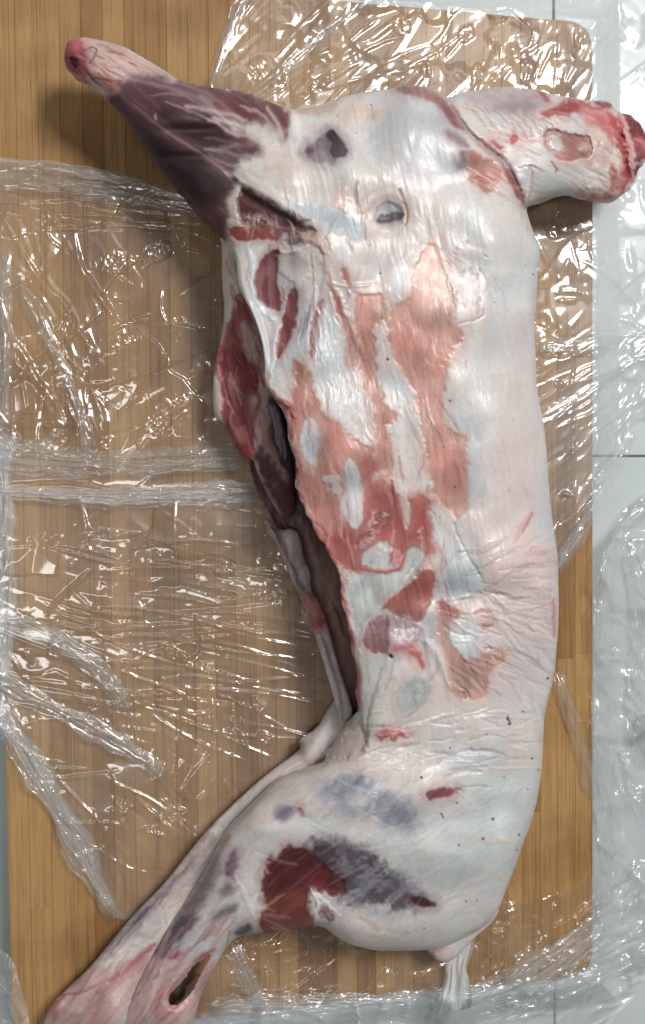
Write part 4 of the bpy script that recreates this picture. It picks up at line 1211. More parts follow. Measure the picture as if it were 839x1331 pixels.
    for k in range(70):
        a, b = rng.uniform(420, 720), rng.uniform(130, 1220)
        p.dot(a, b, rng.uniform(0.6, 1.3), (150, 110, 104), .5)
    p.line([(660, 930), (661, 936), (664, 940)], 2, (60, 40, 36), .8)
    # cut edges along the rim of the rib wall stay pinkish
    return p


carcass = empty('lamb_carcass', tuple(P(520, 700, 0)))
tag(carcass, 'skinned headless carcass with white fat and pink lean lying on its side on plastic film', 'carcass')
flesh('body', BODY, zc_body, body_paint, carcass, inflate=SILH, hole=GAP_HOLE, hmax=98, hk=0.9, step=1.35, edge=3, jag=lambda x, y: np.maximum(sst(480, 440, x) * sst(470, 500, y) * sst(960, 930, y), np.maximum(0.9 * sst(760, 790, x), 0.6 * sst(112, 98, x)) * (y < 300)))


# ------------------------------------------------------------------ other pieces of the carcass
def flap_paint(x, y):
    p = fat_base(x, y, (206, 192, 184))
    E = lambda pts: Z(260, 230, pts)
    F = lambda pts: Z(260, 430, pts)
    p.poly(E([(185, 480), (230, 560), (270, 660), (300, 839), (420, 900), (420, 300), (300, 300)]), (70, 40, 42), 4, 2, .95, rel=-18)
    p.poly(E([(160, 500), (205, 520), (230, 600), (250, 700), (270, 839), (60, 870), (110, 700), (140, 600)]), (146, 66, 64), 3, 2, .95, rel=-4)
    p.poly(F([(110, 60), (190, 60), (250, 170), (260, 260), (230, 300), (250, 380), (225, 440), (240, 540), (200, 575), (160, 540), (120, 440), (90, 380), (105, 300), (95, 200), (85, 130)]), (150, 58, 62), 3, 2.5, .95, rel=-3)
    p.poly(F([(130, 440), (200, 400), (215, 440), (200, 500), (160, 510)]), (196, 118, 108), 4, 3, .75, rel=2)
    p.poly(F([(160, 500), (240, 490), (238, 560), (200, 572)]), (168, 62, 62), 4, 3, .8)
    p.poly(F([(120, 180), (150, 180), (140, 270), (115, 280)]), (176, 130, 130), 4, 2, .7)
    p.poly(F([(190, -50), (225, -20), (250, 80), (245, 150), (205, 130), (185, 40)]), (198, 178, 176), 4, 2, .85, rel=2)
    p.poly(F([(220, 270), (260, 280), (300, 420), (290, 480), (260, 450), (225, 370)]), (206, 180, 170), 4, 2, .9, rel=2)
    p.poly(F([(150, 100), (185, 90), (180, 170), (150, 210)]), (120, 44, 50), 5, 3, .7)
    p.line(F([(60, 200), (58, 320), (80, 390)]), 10, (222, 208, 196), .7, rel=2)
    p.line(E([(85, 262), (120, 262), (165, 300)]), 4, (210, 150, 140), .7, rel=-2)
    p.poly(E([(95, 290), (165, 310), (170, 400), (150, 600), (110, 640), (95, 450)]), (222, 204, 194), 5, 2, .8)
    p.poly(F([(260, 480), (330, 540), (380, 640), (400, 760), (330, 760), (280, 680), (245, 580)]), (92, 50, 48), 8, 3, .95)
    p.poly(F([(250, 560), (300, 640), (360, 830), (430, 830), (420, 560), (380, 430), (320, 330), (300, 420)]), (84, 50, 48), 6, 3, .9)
    p.line(F([(245, 600), (285, 690), (330, 770), (365, 830)]), 5, (178, 140, 132), .7, rel=3)
    p.poly(F([(222, 330), (262, 300), (302, 420), (332, 520), (392, 640), (384, 680), (312, 565), (262, 475)]), (180, 136, 128), 4, 3, .85, rel=3)
    p.poly(F([(288, 285), (330, 290), (362, 380), (388, 500), (396, 610), (352, 580), (318, 440)]), (72, 64, 78), 3, 2, .9, rel=-2)
    for pts in [[(306, 320), (328, 400), (340, 500)], [(338, 350), (358, 450), (374, 560)], [(322, 330), (346, 430), (352, 540)]]:
        p.line(F(pts), 3.4, (178, 174, 186), .7, rel=1.5)
    r = np.random.default_rng(79)
    for k in range(46):
        cx, cy = r.uniform(282, 345), r.uniform(330, 600)
        p.line([(cx, cy), (cx + r.normal(0, 4), cy + r.uniform(8, 16)), (cx + r.normal(4, 6), cy + r.uniform(20, 44))], r.uniform(2, 5), [(196, 120, 112), (110, 36, 42), (214, 180, 170), (168, 70, 70)][k % 4], .45, rel=r.uniform(-2.5, 2.5))
    return p


FLAP = Z(260, 230, [(165, 20), (148, 40), (120, 130), (102, 215), (106, 258), (86, 264), (96, 300), (95, 450), (110, 600), (80, 750)]) + \
    Z(260, 430, [(60, 180), (55, 300), (65, 380), (105, 405), (125, 440), (165, 530), (200, 565), (236, 558), (242, 600), (280, 680), (320, 760), (360, 810)]) + \
    [(385, 675), (382, 600), (368, 540), (352, 500), (345, 430), (322, 385), (314, 350), (315, 300), (322, 250)]
flesh('belly_flap', FLAP, lambda x, y: 38 + 16 * sst(560, 300, y), flap_paint, carcass, hmax=26, hk=0.8, step=1.4)


def wall_paint(x, y):
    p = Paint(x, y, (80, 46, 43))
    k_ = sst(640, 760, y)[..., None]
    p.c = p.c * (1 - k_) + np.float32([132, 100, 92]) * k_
    k_ = (sst(0.0, 0.5, fbm((x - 0.35 * y) / 9, y / 70, 4, 4)) * 0.6)[..., None]
    p.c = p.c * (1 - k_) + np.float32([150, 122, 114]) * k_
    p.h += 2 * fbm(x / 20, y / 60, 4, 4)
    p.c += (12 * fbm(x / 8, y / 30, 5, 4))[..., None]
    F = lambda pts: Z(260, 430, pts)
    r = np.random.default_rng(80)
    for k in range(40):
        cx, cy = r.uniform(340, 465), r.uniform(560, 920)
        p.line([(cx, cy), (cx + r.uniform(4, 14), cy + r.uniform(14, 30)), (cx + r.uniform(10, 26), cy + r.uniform(36, 60))], r.uniform(2, 6), [(150, 112, 104), (60, 32, 32), (176, 146, 138), (120, 50, 50)][k % 4], .5, rel=r.uniform(-2, 2.5))
    p.poly(F([(290, 280), (330, 290), (360, 380), (385, 500), (390, 590), (350, 580), (320, 440)]), (70, 66, 78), 3, 2, .95, rel=4)
    p.line(F([(310, 320), (330, 400), (340, 500)]), 5, (180, 176, 186), .7, rel=2)
    p.line(F([(340, 350), (360, 450), (375, 560)]), 4, (120, 116, 128), .6, rel=2)
    p.poly(F([(240, 100), (290, 160), (300, 260), (270, 220)]), (66, 44, 50), 4, 2, .9)
    return p


WALL = [(318, 380), (335, 440), (338, 500), (330, 560), (322, 600), (335, 640), (352, 672), (372, 700), (392, 745), (412, 800), (430, 860), (440, 915), (450, 940), (480, 930), (480, 860),
        (465, 790), (450, 730), (430, 690), (410, 650), (400, 600), (395, 540), (378, 500), (362, 440), (345, 390)]
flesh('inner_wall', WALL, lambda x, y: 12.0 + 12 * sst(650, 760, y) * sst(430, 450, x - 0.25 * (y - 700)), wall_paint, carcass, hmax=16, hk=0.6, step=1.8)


def strip_paint(x, y):
    p = fat_base(x, y, (178, 164, 160))
    I = lambda pts: Z(330, 600, pts)
    K = lambda pts: Z(380, 780, pts)
    p.poly(I([(45, 255), (120, 300), (140, 380), (190, 500), (240, 560), (215, 600), (140, 430), (70, 310)]), (86, 58, 58), 4, 2, .85, rel=-2)
    p.poly(I([(140, 300), (200, 300), (225, 440), (180, 480), (150, 400)]), (186, 174, 168), 4, 2, .9, rel=3)
    p.line(I([(125, 335), (150, 400), (185, 470)]), 4, (170, 130, 124), .7, rel=1)
    p.poly(I([(190, 480), (245, 470), (250, 560), (200, 540)]), (190, 192, 196), 4, 2, .8)
    p.poly(I([(200, 560), (270, 570), (320, 680), (310, 740), (250, 740), (225, 640)]), (172, 98, 92), 4, 3, .9, rel=1)
    p.poly(I([(255, 690), (310, 690), (310, 730), (260, 730)]), (150, 64, 66), 4, 3, .7)
    p.line(I([(55, 265), (100, 340), (140, 440), (190, 560)]), 4, (196, 172, 160), .7, rel=2)
    p.line(K([(130, 150), (180, 280), (215, 420), (225, 520)]), 6, (128, 118, 116), .6, rel=-2.5)
    p.line(K([(160, 130), (210, 280), (245, 430)]), 7, (206, 196, 190), .6, rel=2.5)
    p.poly(K([(205, 440), (265, 440), (270, 500), (210, 560)]), (196, 190, 184), 5, 2, .7)
    return p


STRIP = Z(330, 600, [(40, 250), (52, 300), (92, 352), (128, 424), (160, 500), (190, 565), (228, 645), (258, 745)]) + \
    Z(380, 780, [(88, 120), (112, 190), (150, 320), (183, 430), (198, 500), (205, 560), (232, 545), (270, 495), (242, 400), (202, 280), (172, 170), (142, 60)]) + \
    Z(330, 600, [(320, 690), (282, 600), (248, 560), (252, 480), (222, 430), (205, 320), (170, 288), (120, 300), (80, 262)])
flesh('flank_strip', STRIP, lambda x, y: 34 + 4 * sst(700, 900, y), strip_paint, carcass, hmax=22, hk=0.9, step=1.2)


def far_leg_paint(x, y):
    p = fat_base(x, y, (190, 174, 166))
    O = lambda pts: Z(180, 1000, pts)
    Q = lambda pts: Z(30, 1100, pts)
    K = lambda pts: Z(380, 780, pts)
    p.poly(Q([(340, 480), (430, 362), (560, 240), (650, 160), (760, 20), (740, 60), (640, 190), (620, 225), (520, 335), (430, 420)]), (112, 98, 108), 4, 2, .92, rel=-1)
    p.line(Q([(420, 420), (500, 340), (600, 230)]), 3, (178, 170, 174), .7, rel=1.4)
    p.line(Q([(400, 400), (520, 280), (630, 180)]), 3, (150, 142, 148), .5, rel=1)
    p.poly(O([(300, 270), (340, 300), (300, 400), (220, 500), (150, 580), (250, 420), (270, 330)]), (150, 140, 140), 9, 3, .7)
    p.poly(O([(220, 360), (250, 380), (230, 430), (215, 410)]), (140, 110, 116), 6, 2, .6)
    p.poly(Q([(40, 800), (120, 640), (300, 500), (430, 560), (560, 440), (560, 500), (480, 620), (420, 760), (420, 860), (40, 860)]), (206, 160, 156), 10, 4, .85)
    p.line(Q([(380, 595), (470, 520), (575, 432)]), 8, (170, 88, 94), .8, rel=-3)
    p.line(Q([(330, 640), (420, 580), (500, 530), (560, 480)]), 7, (186, 112, 112), .6, rel=2)
    p.line(Q([(150, 650), (260, 640), (380, 580)]), 3, (150, 92, 90), .6, rel=-2)
    p.line(Q([(130, 700), (180, 650)]), 6, (150, 70, 76), .6, rel=-2)
    p.poly(Q([(180, 700), (290, 630), (300, 680), (200, 740)]), (222, 196, 186), 5, 3, .8, rel=2)
    p.line(Q([(350, 650), (320, 720), (300, 775)]), 6, (178, 110, 112), .5, rel=-2)
    p.poly(Q([(360, 690), (430, 620), (500, 530), (470, 620), (420, 720)]), (224, 204, 196), 4, 3, .7, rel=2)
    p.poly(Q([(120, 690), (170, 660), (150, 740), (110, 760)]), (172, 96, 98), 6, 3, .7)
    p.poly(K([(15, 605), (60, 610), (100, 560), (80, 640), (20, 690)]), (150, 136, 128), 5, 2, .7)
    p.poly(K([(0, 620), (30, 620), (25, 650), (0, 660)]), (90, 72, 64), 3, 2, .8, rel=-2)
    p.line(K([(170, 470), (140, 560), (60, 690)]), 12, (200, 190, 184), .6, rel=3)
    r = np.random.default_rng(78)
    for k in range(90):
        t = r.random()
        cx, cy = 60 + 300 * t + r.normal(0, 22), 1320 - 290 * t + r.normal(0, 22)
        ln = r.uniform(25, 80)
        a_ = R(r.normal(-50, 7))
        c_ = [(212, 190, 182), (160, 140, 140), (192, 150, 146), (172, 104, 106)][k % (3 if t > .4 else 4)]
        p.line([(cx - math.cos(a_) * ln / 2, cy - math.sin(a_) * ln / 2), (cx, cy + 2), (cx + math.cos(a_) * ln / 2, cy + math.sin(a_) * ln / 2)], r.uniform(2, 4.5), c_, .4, rel=r.uniform(-1.6, 1.6))
    return p


FARLEG = [(438, 906), (425, 923), (413, 946), (386, 962), (392, 971), (380, 982), (357, 998), (332, 1018), (300, 1048), (275, 1072), (248, 1104), (216, 1146), (182, 1180), (158, 1207), (143, 1225),
          (119, 1255), (87, 1285), (69, 1302), (57, 1326), (52, 1350), (185, 1350), (200, 1300), (215, 1245), (250, 1200), (290, 1135), (320, 1085), (370, 1040), (420, 1010), (470, 1000), (472, 940)]
flesh('hind_leg', FARLEG, lambda x, y: 26 + 0 * x, far_leg_paint, carcass, hmax=60, hk=0.8, step=1.4)


def tail_paint(x, y):
    p = fat_base(x, y, (214, 194, 190))
    N_ = lambda pts: Z(450, 1030, pts)
    p.line(N_([(400, 680), (450, 660), (540, 610), (620, 560)]), 8, (222, 200, 198), .7, rel=3)
    p.line(N_([(390, 700), (430, 670)]), 6, (196, 150, 148), .7, rel=-2)
    p.poly(N_([(365, 690), (385, 680), (390, 715), (370, 715)]), (150, 120, 120), 3, 2, .8)
    p.dot(603, 1211, 2, (96, 62, 62))
    p.dot(626, 1196, 2.4, (150, 84, 84))
    return p


TAIL = Z(450, 1030, [(355, 690), (372, 712), (400, 735), (440, 742), (478, 722), (520, 680), (570, 625), (610, 595), (655, 545), (672, 500), (640, 520), (580, 570), (500, 620), (420, 650), (365, 670)])
flesh('tail', TAIL, lambda x, y: 36 + 8 * sst(560, 640, x), tail_paint, carcass, hmax=26, hk=1.0, step=1.0)


# ------------------------------------------------------------------ plastic film
class Creases:
    """sharp random tucks: straight ridges with a tent profile, grouped by direction"""

    def __init__(self, seed):
        self.r = np.random.default_rng(seed)

    def add(self, h, x, y, box, n, ang, spread, length, width, height):
        r = self.r
        for _ in range(n):
            cx, cy = r.uniform(box[0], box[2]), r.uniform(box[1], box[3])
            a = R(ang + r.normal(0, spread))
            ln = length * r.uniform(0.4, 1.3)
            wd = width * r.uniform(0.6, 1.6)
            hh = height * r.uniform(0.35, 1.2) * (1 if r.random() < 0.75 else -0.6)
            m = (abs(x - cx) < ln) & (abs(y - cy) < ln)
            if not m.any():
                continue
            dx, dy = x[m] - cx, y[m] - cy
            t = dx * math.cos(a) + dy * math.sin(a)
            s = -dx * math.sin(a) + dy * math.cos(a)
            s = s + r.uniform(-0.002, 0.002) * t * t + 1.0 * vn(t / 40 + cx, s / 60, 3)
            k = np.clip(1 - abs(s) / (wd * (1.05 - 0.6 * abs(t) / ln)), 0, 1) * np.clip(1.2 - 1.2 * abs(t) / (ln * 0.9), 0, 1)
            h[m] += hh * k


def facets(x, y, ang, lam, asp, seed):
    """flat crumpled facets: an envelope of randomly tilted planes scattered along one direction"""
    a = R(ang)
    u = (x * math.cos(a) + y * math.sin(a)) / (lam * asp)
    v = (-x * math.sin(a) + y * math.cos(a)) / lam
    u = u + 0.25 * vn(u * 1.7, v * 1.7, seed + 1)
    v = v + 0.25 * vn(u * 1.7 + 9, v * 1.7, seed + 2)
    rr = np.random.default_rng(seed)
    tab = rr.random((64, 64, 5)).astype(np.float32)
    ui, vi = np.floor(u).astype(int), np.floor(v).astype(int)
    best = np.full(x.shape, 1e9, np.float32)
    h = np.zeros(x.shape, np.float32)
    env = np.full(x.shape, -1e9, np.float32)
    for du in (-1, 0, 1):
        for dv in (-1, 0, 1):
            c = tab[(vi + dv) & 63, (ui + du) & 63]
            px, py = ui + du + c[..., 0], vi + dv + c[..., 1]
            ddx, ddy = u - px, v - py
            plane = (c[..., 2] - .5) * 1.5 * ddx + (c[..., 3] - .5) * 1.5 * ddy + 0.35 * c[..., 4] - 0.3 * np.maximum(abs(ddx), abs(ddy)) ** 2
            env = np.maximum(env, plane)
    return env * lam * 0.5


def film_sheet(name, outline, surf, parent=None, step=1.7, skip=None, milk=0.05):
    out = chaikin(outline, 1)
    x0, y0 = np.maximum(out.min(0) - 3, (-60, -60))
    x1, y1 = np.minimum(out.max(0) + 3, (900, 1395))
    X, Y = np.meshgrid(np.arange(x0, x1, step), np.arange(y0, y1, step))
    wob = 1.6 * vn(X / 9, Y / 9, 4) + 3.0 * vn(X / 40, Y / 40, 5)
    D = psdf(X, Y, out) + wob
    use = D < 0
    if skip is not None:
        use &= ~(psdf(X, Y, np.asarray(skip, float)) < 0)
    h, mk = surf(X, Y, D)
    q = use[:-1, :-1] & use[1:, :-1] & use[:-1, 1:] & use[1:, 1:]
    keep = np.zeros(X.shape, bool)
    keep[:-1, :-1] |= q
    keep[1:, :-1] |= q
    keep[:-1, 1:] |= q
    keep[1:, 1:] |= q
    idx = -np.ones(X.shape, np.int64)
    idx[keep] = np.arange(keep.sum())
    quads = np.stack([idx[:-1, :-1][q], idx[1:, :-1][q], idx[1:, 1:][q], idx[:-1, 1:][q]], 1)
    hk = np.maximum(h[keep], 0.6) * S
    co = P(X[keep], Y[keep], hk)
    # beyond the board the sheet falls to the floor
    ox = np.maximum(np.maximum(BX0 - co[:, 0], co[:, 0] - BX1), np.maximum(BY0 - co[:, 1], co[:, 1] - BY1)) / S
    fall = FLOOR_Z * 0.93 * sst(2, 38, ox)
    co = P(X[keep], Y[keep], hk + fall)
    return link_np(name, co, quads, FILM, parent, [('milkiness', 'FLOAT', np.clip(mk[keep] if np.ndim(mk) else np.full(keep.sum(), mk), 0, 0.95))])


def fold_band(name, line, width, parent, z0=3.0, milk=0.3, seed=0, height=7.0, dens=1.0, tuck=2.0):
    """a gathered roll of film along a line: a long arched ribbon, creased lengthwise"""
    ln = smooth_line(line, 3)
    seg = np.hypot(*np.diff(ln, axis=0).T)
    s = np.concatenate([[0], np.cumsum(seg)])
    n = int(s[-1] / 2.2) + 2
    t = np.linspace(0, s[-1], n)
    cx, cy = np.interp(t, s, ln[:, 0]), np.interp(t, s, ln[:, 1])
    tx, ty = np.gradient(cx), np.gradient(cy)
    l = np.hypot(tx, ty)
    tx, ty = tx / l, ty / l
    m = max(int(width / 1.3), 6)
    q = np.linspace(-1, 1, m)
    T, Qm = np.meshgrid(t, q, indexing='ij')
    wv = width * 0.5 * (0.8 + 0.35 * vn(T / 60 + seed, 0 * T, seed))
    ed = wv * (1 + 0.2 * vn(T / 17, np.sign(Qm) * 5 + seed, seed + 1))
    U = cx[:, None] - ty[:, None] * Qm * ed
    V = cy[:, None] + tx[:, None] * Qm * ed
    r = 1 - abs(fbm(T / 90, Qm * width / 9 * dens + seed, seed, 4, 0.6)) * 2
    r2 = 1 - abs(fbm(T / 25 + 0.1 * Qm * width, Qm * width / 14 - T / 60, seed + 5, 3, 0.6)) * 2
    fl = facets(T + 300 * seed, Qm * width * 0.5, 0, 4.0, 12.0, seed + 70)
    h = z0 + height * (1 - Qm ** 2) * 0.6 + height * 0.3 * r * (1 - abs(Qm) ** 3) + height * 0.2 * r2 + tuck * fl
    end = np.minimum(sst(0, 25, T), sst(0, 25, s[-1] - T))
    h = z0 * 0.5 + (h - z0 * 0.5) * (0.25 + 0.75 * end)
    mk = milk * end * (1 - Qm ** 6) * (0.35 + 0.9 * abs(r))
    co = P(U, V, np.maximum(h, 0.8) * S)
    ox = np.maximum(np.maximum(BX0 - co[..., 0], co[..., 0] - BX1), np.maximum(BY0 - co[..., 1], co[..., 1] - BY1)) / S
    co = P(U, V, np.maximum(h, 0.8) * S + FLOOR_Z * 0.9 * sst(2, 38, ox))
    idx = np.arange(n * m).reshape(n, m)
    a, b, c, d = idx[:-1, :-1].ravel(), idx[1:, :-1].ravel(), idx[1:, 1:].ravel(), idx[:-1, 1:].ravel()
    return link_np(name, co.reshape(-1, 3), np.stack([a, b, c, d], 1), FILM, parent, [('milkiness', 'FLOAT', np.clip(mk * 0.9, 0, .95).ravel())])


def base_wrinkle(X, Y, ang, seed):
    pt = sst(0.05, 0.4, fbm(X / 52, Y / 52, seed + 3, 3))
    p2 = sst(0.15, 0.4, fbm(X / 34, Y / 34, seed + 6, 3))
    return 0.62 * facets(X, Y, ang, 52, 1.8, seed) + 0.26 * pt * facets(X, Y, ang + 25, 17, 3.2, seed + 9) + 0.22 * p2 * facets(X, Y, ang + 70, 5, 5, seed + 17) + 4.0 * fbm(X / 110, Y / 110, seed, 2) + 5


def trace(h, X, Y, lines, sig=1.9, hh=2.3):
    for ln in lines:
        ln = smooth_line(ln, 2)
        m = (X > ln[:, 0].min() - 9) & (X < ln[:, 0].max() + 9) & (Y > ln[:, 1].min() - 9) & (Y < ln[:, 1].max() + 9)
        if not m.any():
            continue
        d, t = ldist(X[m] + 0.8 * vn(X[m] / 12, Y[m] / 12, 3), Y[m] + 0.8 * vn(X[m] / 12, Y[m] / 12, 5), ln)
        h[m] += hh * np.exp(-(d / sig) ** 2) * np.sin(np.pi * np.clip(t, 0.03, 0.97)) ** 0.4


LAMPS = [np.array([1.35, 1.55, 2.75]), np.array([-0.62, -0.25, 1.70])]


def flats(h, X, Y, spots, seed):
    """taut little flats between tucks, shaped to mirror a lamp into the camera"""
    r = np.random.default_rng(seed)
    for cx, cy, rx, ry, ang, li in spots:
        p0 = P(cx, cy, 0.004)
        a, b = _n(LAMPS[li] - p0), _n(CAM - p0)
        nn = _n(a + b)
        m = (abs(X - cx) < rx + ry + 12) & (abs(Y - cy) < rx + ry + 12)
        if not m.any():
            continue
        dx, dy = X[m] - cx, Y[m] - cy
        ca, sa = math.cos(R(ang)), math.sin(R(ang))
        u = dx * ca + dy * sa + 4 * vn(dx / 9 + cx, dy / 9, 3)
        v = -dx * sa + dy * ca + 3 * vn(dx / 8, dy / 8 + cy, 4)
        e = np.abs(u / rx) ** 1.4 + np.abs(v / ry) ** 1.4
        wgt = 1 - sst(0.75, 1.1, e)
        lean = -nn[0] / nn[2] * dx + nn[1] / nn[2] * dy
        # folded like a fan: the lean restarts at every tuck, so that the flat stays near the board
        per = r.uniform(7, 13)
        ph = (lean / (np.hypot(nn[0], nn[1]) / nn[2]) / per) + 1.1 * vn(u / 7 + cx, v / 16 + cy, 2) + 0.5 * vn(u / 3, v / 6, 8)
        saw = (ph - np.floor(ph)) * per * np.hypot(nn[0], nn[1]) / nn[2]
        h[m] = h[m] * (1 - wgt) + (h[m].mean() + saw + 0.5 * vn(u / 3, v / 14, 6) + 0.6 * vn(u / 6, v / 6, 7)) * wgt


def ZZ(ox, oy, s, lines):
    return [[(ox + a / s, oy + b / s) for a, b in ln] for ln in lines]


TR_LEFT = ZZ(0, 520, 2.151, [[(360, 415), (520, 390), (660, 402)], [(430, 445), (560, 465), (700, 480), (830, 500)], [(280, 575), (450, 590), (560, 610), (660, 655), (839, 690)],
                             [(340, 655), (480, 665), (560, 690), (700, 710), (839, 725)], [(440, 705), (560, 745), (680, 780), (839, 825)], [(450, 712), (600, 770), (700, 800), (830, 828)],
                             [(355, 820), (450, 900), (560, 960), (680, 1007)], [(365, 825), (480, 880), (600, 930), (760, 1000)], [(555, 800), (640, 835), (700, 860), (800, 920)],
                             [(345, 760), (420, 790), (480, 805), (530, 840), (640, 860)], [(180, 0), (240, 110), (275, 205)], [(215, 0), (260, 80), (310, 150)], [(95, 0), (105, 210)], [(40, 40), (20, 180)],
                             [(20, 790), (150, 860), (250, 890)], [(0, 790), (60, 900), (110, 1000)], [(20, 700), (80, 790)], [(550, 610), (620, 710)], [(30, 262), (300, 268), (480, 262), (700, 280)],
                             [(30, 240), (200, 225), (340, 262), (480, 268)], [(230, 370), (330, 385), (390, 372)], [(130, 600), (180, 540), (250, 480)], [(160, 560), (260, 590), (340, 600)]]) + \
    ZZ(0, 333, 2, [[(120, 180), (170, 260), (240, 330)], [(170, 330), (210, 430), (290, 515)], [(130, 370), (190, 450), (250, 555)], [(110, 340), (95, 450), (90, 560)], [(10, 260), (35, 380), (30, 560)],
                   [(260, 215), (350, 160), (385, 150)], [(420, 90), (415, 140), (435, 175)], [(440, 165), (530, 190)], [(260, 340), (400, 300), (540, 240)], [(300, 420), (400, 330), (450, 210)]]) + \
    ZZ(0, 0, 2, [[(130, 570), (120, 610), (150, 640), (210, 665)], [(280, 560), (350, 575), (440, 580)], [(230, 700), (340, 670), (460, 590)], [(0, 478), (200, 488), (380, 515), (520, 540)], [(180, 520), (300, 540), (480, 556)]]) + \
    ZZ(0, 999, 2, [[(60, -80), (110, 60), (170, 190), (240, 300), (300, 410)], [(300, 40), (400, 80), (510, 180)], [(400, 0), (440, 60), (500, 160)], [(130, 0), (180, 60), (250, 130)], [(240, 200), (330, 260), (380, 270)],
                   [(330, 120), (300, 200), (330, 300)], [(160, 120), (250, 280), (300, 380)]])
TR_TOP = ZZ(420, 0, 2, [[(0, 160), (100, 80), (140, 50)], [(0, 230), (250, 170), (380, 70)], [(0, 205), (130, 115), (210, 90)], [(500, 10), (470, 55), (440, 60)], [(390, 65), (340, 130), (310, 160)], [(640, 170), (615, 240)],
                        [(660, 70), (655, 120)], [(560, 170), (530, 230)], [(600, 120), (560, 200)]]) + \
    ZZ(260, 80, 3.356, [[(230, 130), (320, 50), (390, -20)], [(280, 160), (470, 40), (600, -60)], [(350, 150), (420, 80), (560, -40)], [(415, 200), (560, 80), (700, 0)], [(60, 60), (100, -100), (180, -220)]]) + \
    ZZ(670, 230, 3.6, [[(110, 910), (280, 830), (400, 770), (510, 755)], [(110, 950), (200, 870), (330, 820), (500, 770)], [(120, 1060), (300, 900), (400, 870)], [(140, 1120), (270, 1040), (440, 930), (608, 840)],
                       [(150, 1190), (230, 1110), (330, 1080), (450, 940)], [(150, 1170), (300, 1040)], [(280, 820), (260, 1010)], [(330, 240), (365, 400)], [(240, 200), (285, 330)], [(150, 420), (205, 500), (250, 380)],
                       [(190, 540), (320, 535), (338, 590)], [(100, 690), (200, 740), (280, 738)], [(420, 1240), (470, 1100)], [(470, 1330), (520, 1200)]]) + \
    ZZ(670, 560, 3.92, [[(370, 310), (450, 220), (530, 80)], [(240, 660), (330, 540)], [(220, 620), (300, 490), (330, 450)], [(250, 200), (300, 80)], [(340, 190), (390, 100)]])
TR_RIGHT = ZZ(670, 560, 3.92, [[(590, 860), (605, 950), (620, 1060)], [(430, 900), (450, 800), (480, 760)], [(500, 1040), (510, 1090)], [(600, 1100), (620, 1180)], [(480, 1180), (560, 1100)]]) + \
    ZZ(620, 900, 3.09, [[(250, 1210), (400, 1110), (600, 1000), (676, 940)], [(300, 1250), (500, 1150), (640, 1100)], [(80, 1330), (200, 1295), (310, 1290)], [(535, 290), (600, 430), (676, 540)], [(310, 870), (355, 800)],
                        [(260, 1190), (420, 1090), (580, 1010)], [(350, 1160), (520, 1070), (650, 1000)], [(0, 1210), (120, 1190), (200, 1150)], [(40, 1290), (140, 1280), (190, 1250)], [(400, 930), (440, 970)], [(430, 900), (470, 960)],
                        [(560, 350), (620, 500)], [(480, 500), (560, 700), (600, 860)]]) + \
    ZZ(220, 1180, 2, [[(140, 95), (280, 100), (400, 90)], [(240, 160), (270, 180)], [(380, 220), (470, 212)], [(490, 240), (560, 180), (640, 170)], [(210, 240), (330, 250), (520, 245)], [(400, 270), (560, 240), (680, 250)],
                      [(160, 110), (200, 200), (240, 260)], [(600, 290), (700, 270), (780, 262)]])
FL_LEFT = [(70, 283, 14, 9, 20, 1), (150, 340, 30, 18, -8, 0), (205, 325, 22, 14, -20, 0), (92, 425, 9, 20, 10, 1), (62, 428, 8, 8, 0, 1), (160, 445, 26, 9, -22, 0), (230, 416, 9, 7, 0, 1), (205, 545, 22, 22, 60, 0),
           (225, 520, 26, 10, -10, 1), (75, 570, 16, 24, 60, 1), (140, 575, 8, 12, 40, 0), (60, 700, 26, 8, -12, 1), (140, 693, 34, 5, 0, 0), (295, 742, 20, 7, 10, 0), (350, 775, 28, 9, 10, 1), (230, 850, 30, 5, 22, 0),
           (270, 866, 34, 5, 20, 1), (338, 915, 14, 12, 10, 0), (345, 960, 10, 10, 60, 1), (305, 950, 9, 9, 0, 0), (210, 1003, 5, 12, 20, 1), (160, 1050, 14, 14, 60, 0), (225, 1060, 12, 20, 60, 1), (200, 1080, 16, 5, 20, 0),
           (35, 850, 6, 18, -30, 1), (60, 640, 22, 5, 0, 0), (120, 1120, 6, 14, -20, 1), (140, 1175, 6, 16, -25, 0)]
FL_TOP = [(522, 33, 14, 13, -30, 0), (608, 46, 9, 14, 20, 0), (335, 92, 12, 18, 30, 0), (418, 108, 18, 8, -40, 0), (424, 107, 10, 5, -40, 1), (555, 90, 8, 12, 20, 1), (620, 95, 7, 16, 10, 0), (719, 300, 8, 12, 30, 0),
          (731, 282, 7, 8, 40, 1), (737, 390, 14, 4, 0, 0), (718, 455, 10, 16, 30, 0), (725, 500, 10, 6, 0, 1), (785, 455, 22, 4, -30, 0), (785, 618, 6, 20, 28, 0), (735, 643, 12, 3, 0, 1), (750, 60, 5, 20, 10, 1), (780, 45, 14, 4, -40, 0)]
FL_RIGHT = [(812, 743, 7, 7, 0, 0), (803, 850, 12, 10, -40, 0), (812, 985, 10, 8, 40, 1), (830, 1030, 8, 20, -30, 0), (797, 1145, 6, 8, 0, 1), (648, 1207, 10, 10, 40, 0), (690, 1235, 8, 12, 40, 1), (720, 1250, 8, 8, 0, 0),
            (628, 1275, 6, 6, 0, 1), (345, 1265, 12, 6, 30, 0), (430, 1288, 18, 5, -10, 0), (310, 1245, 12, 22, 20, 1), (780, 1230, 30, 5, -30, 0), (740, 1262, 30, 5, -30, 1), (660, 1310, 22, 6, -10, 0), (700, 1290, 16, 6, -20, 1),
            (420, 1240, 14, 6, -20, 1), (520, 1300, 14, 6, -20, 0)]


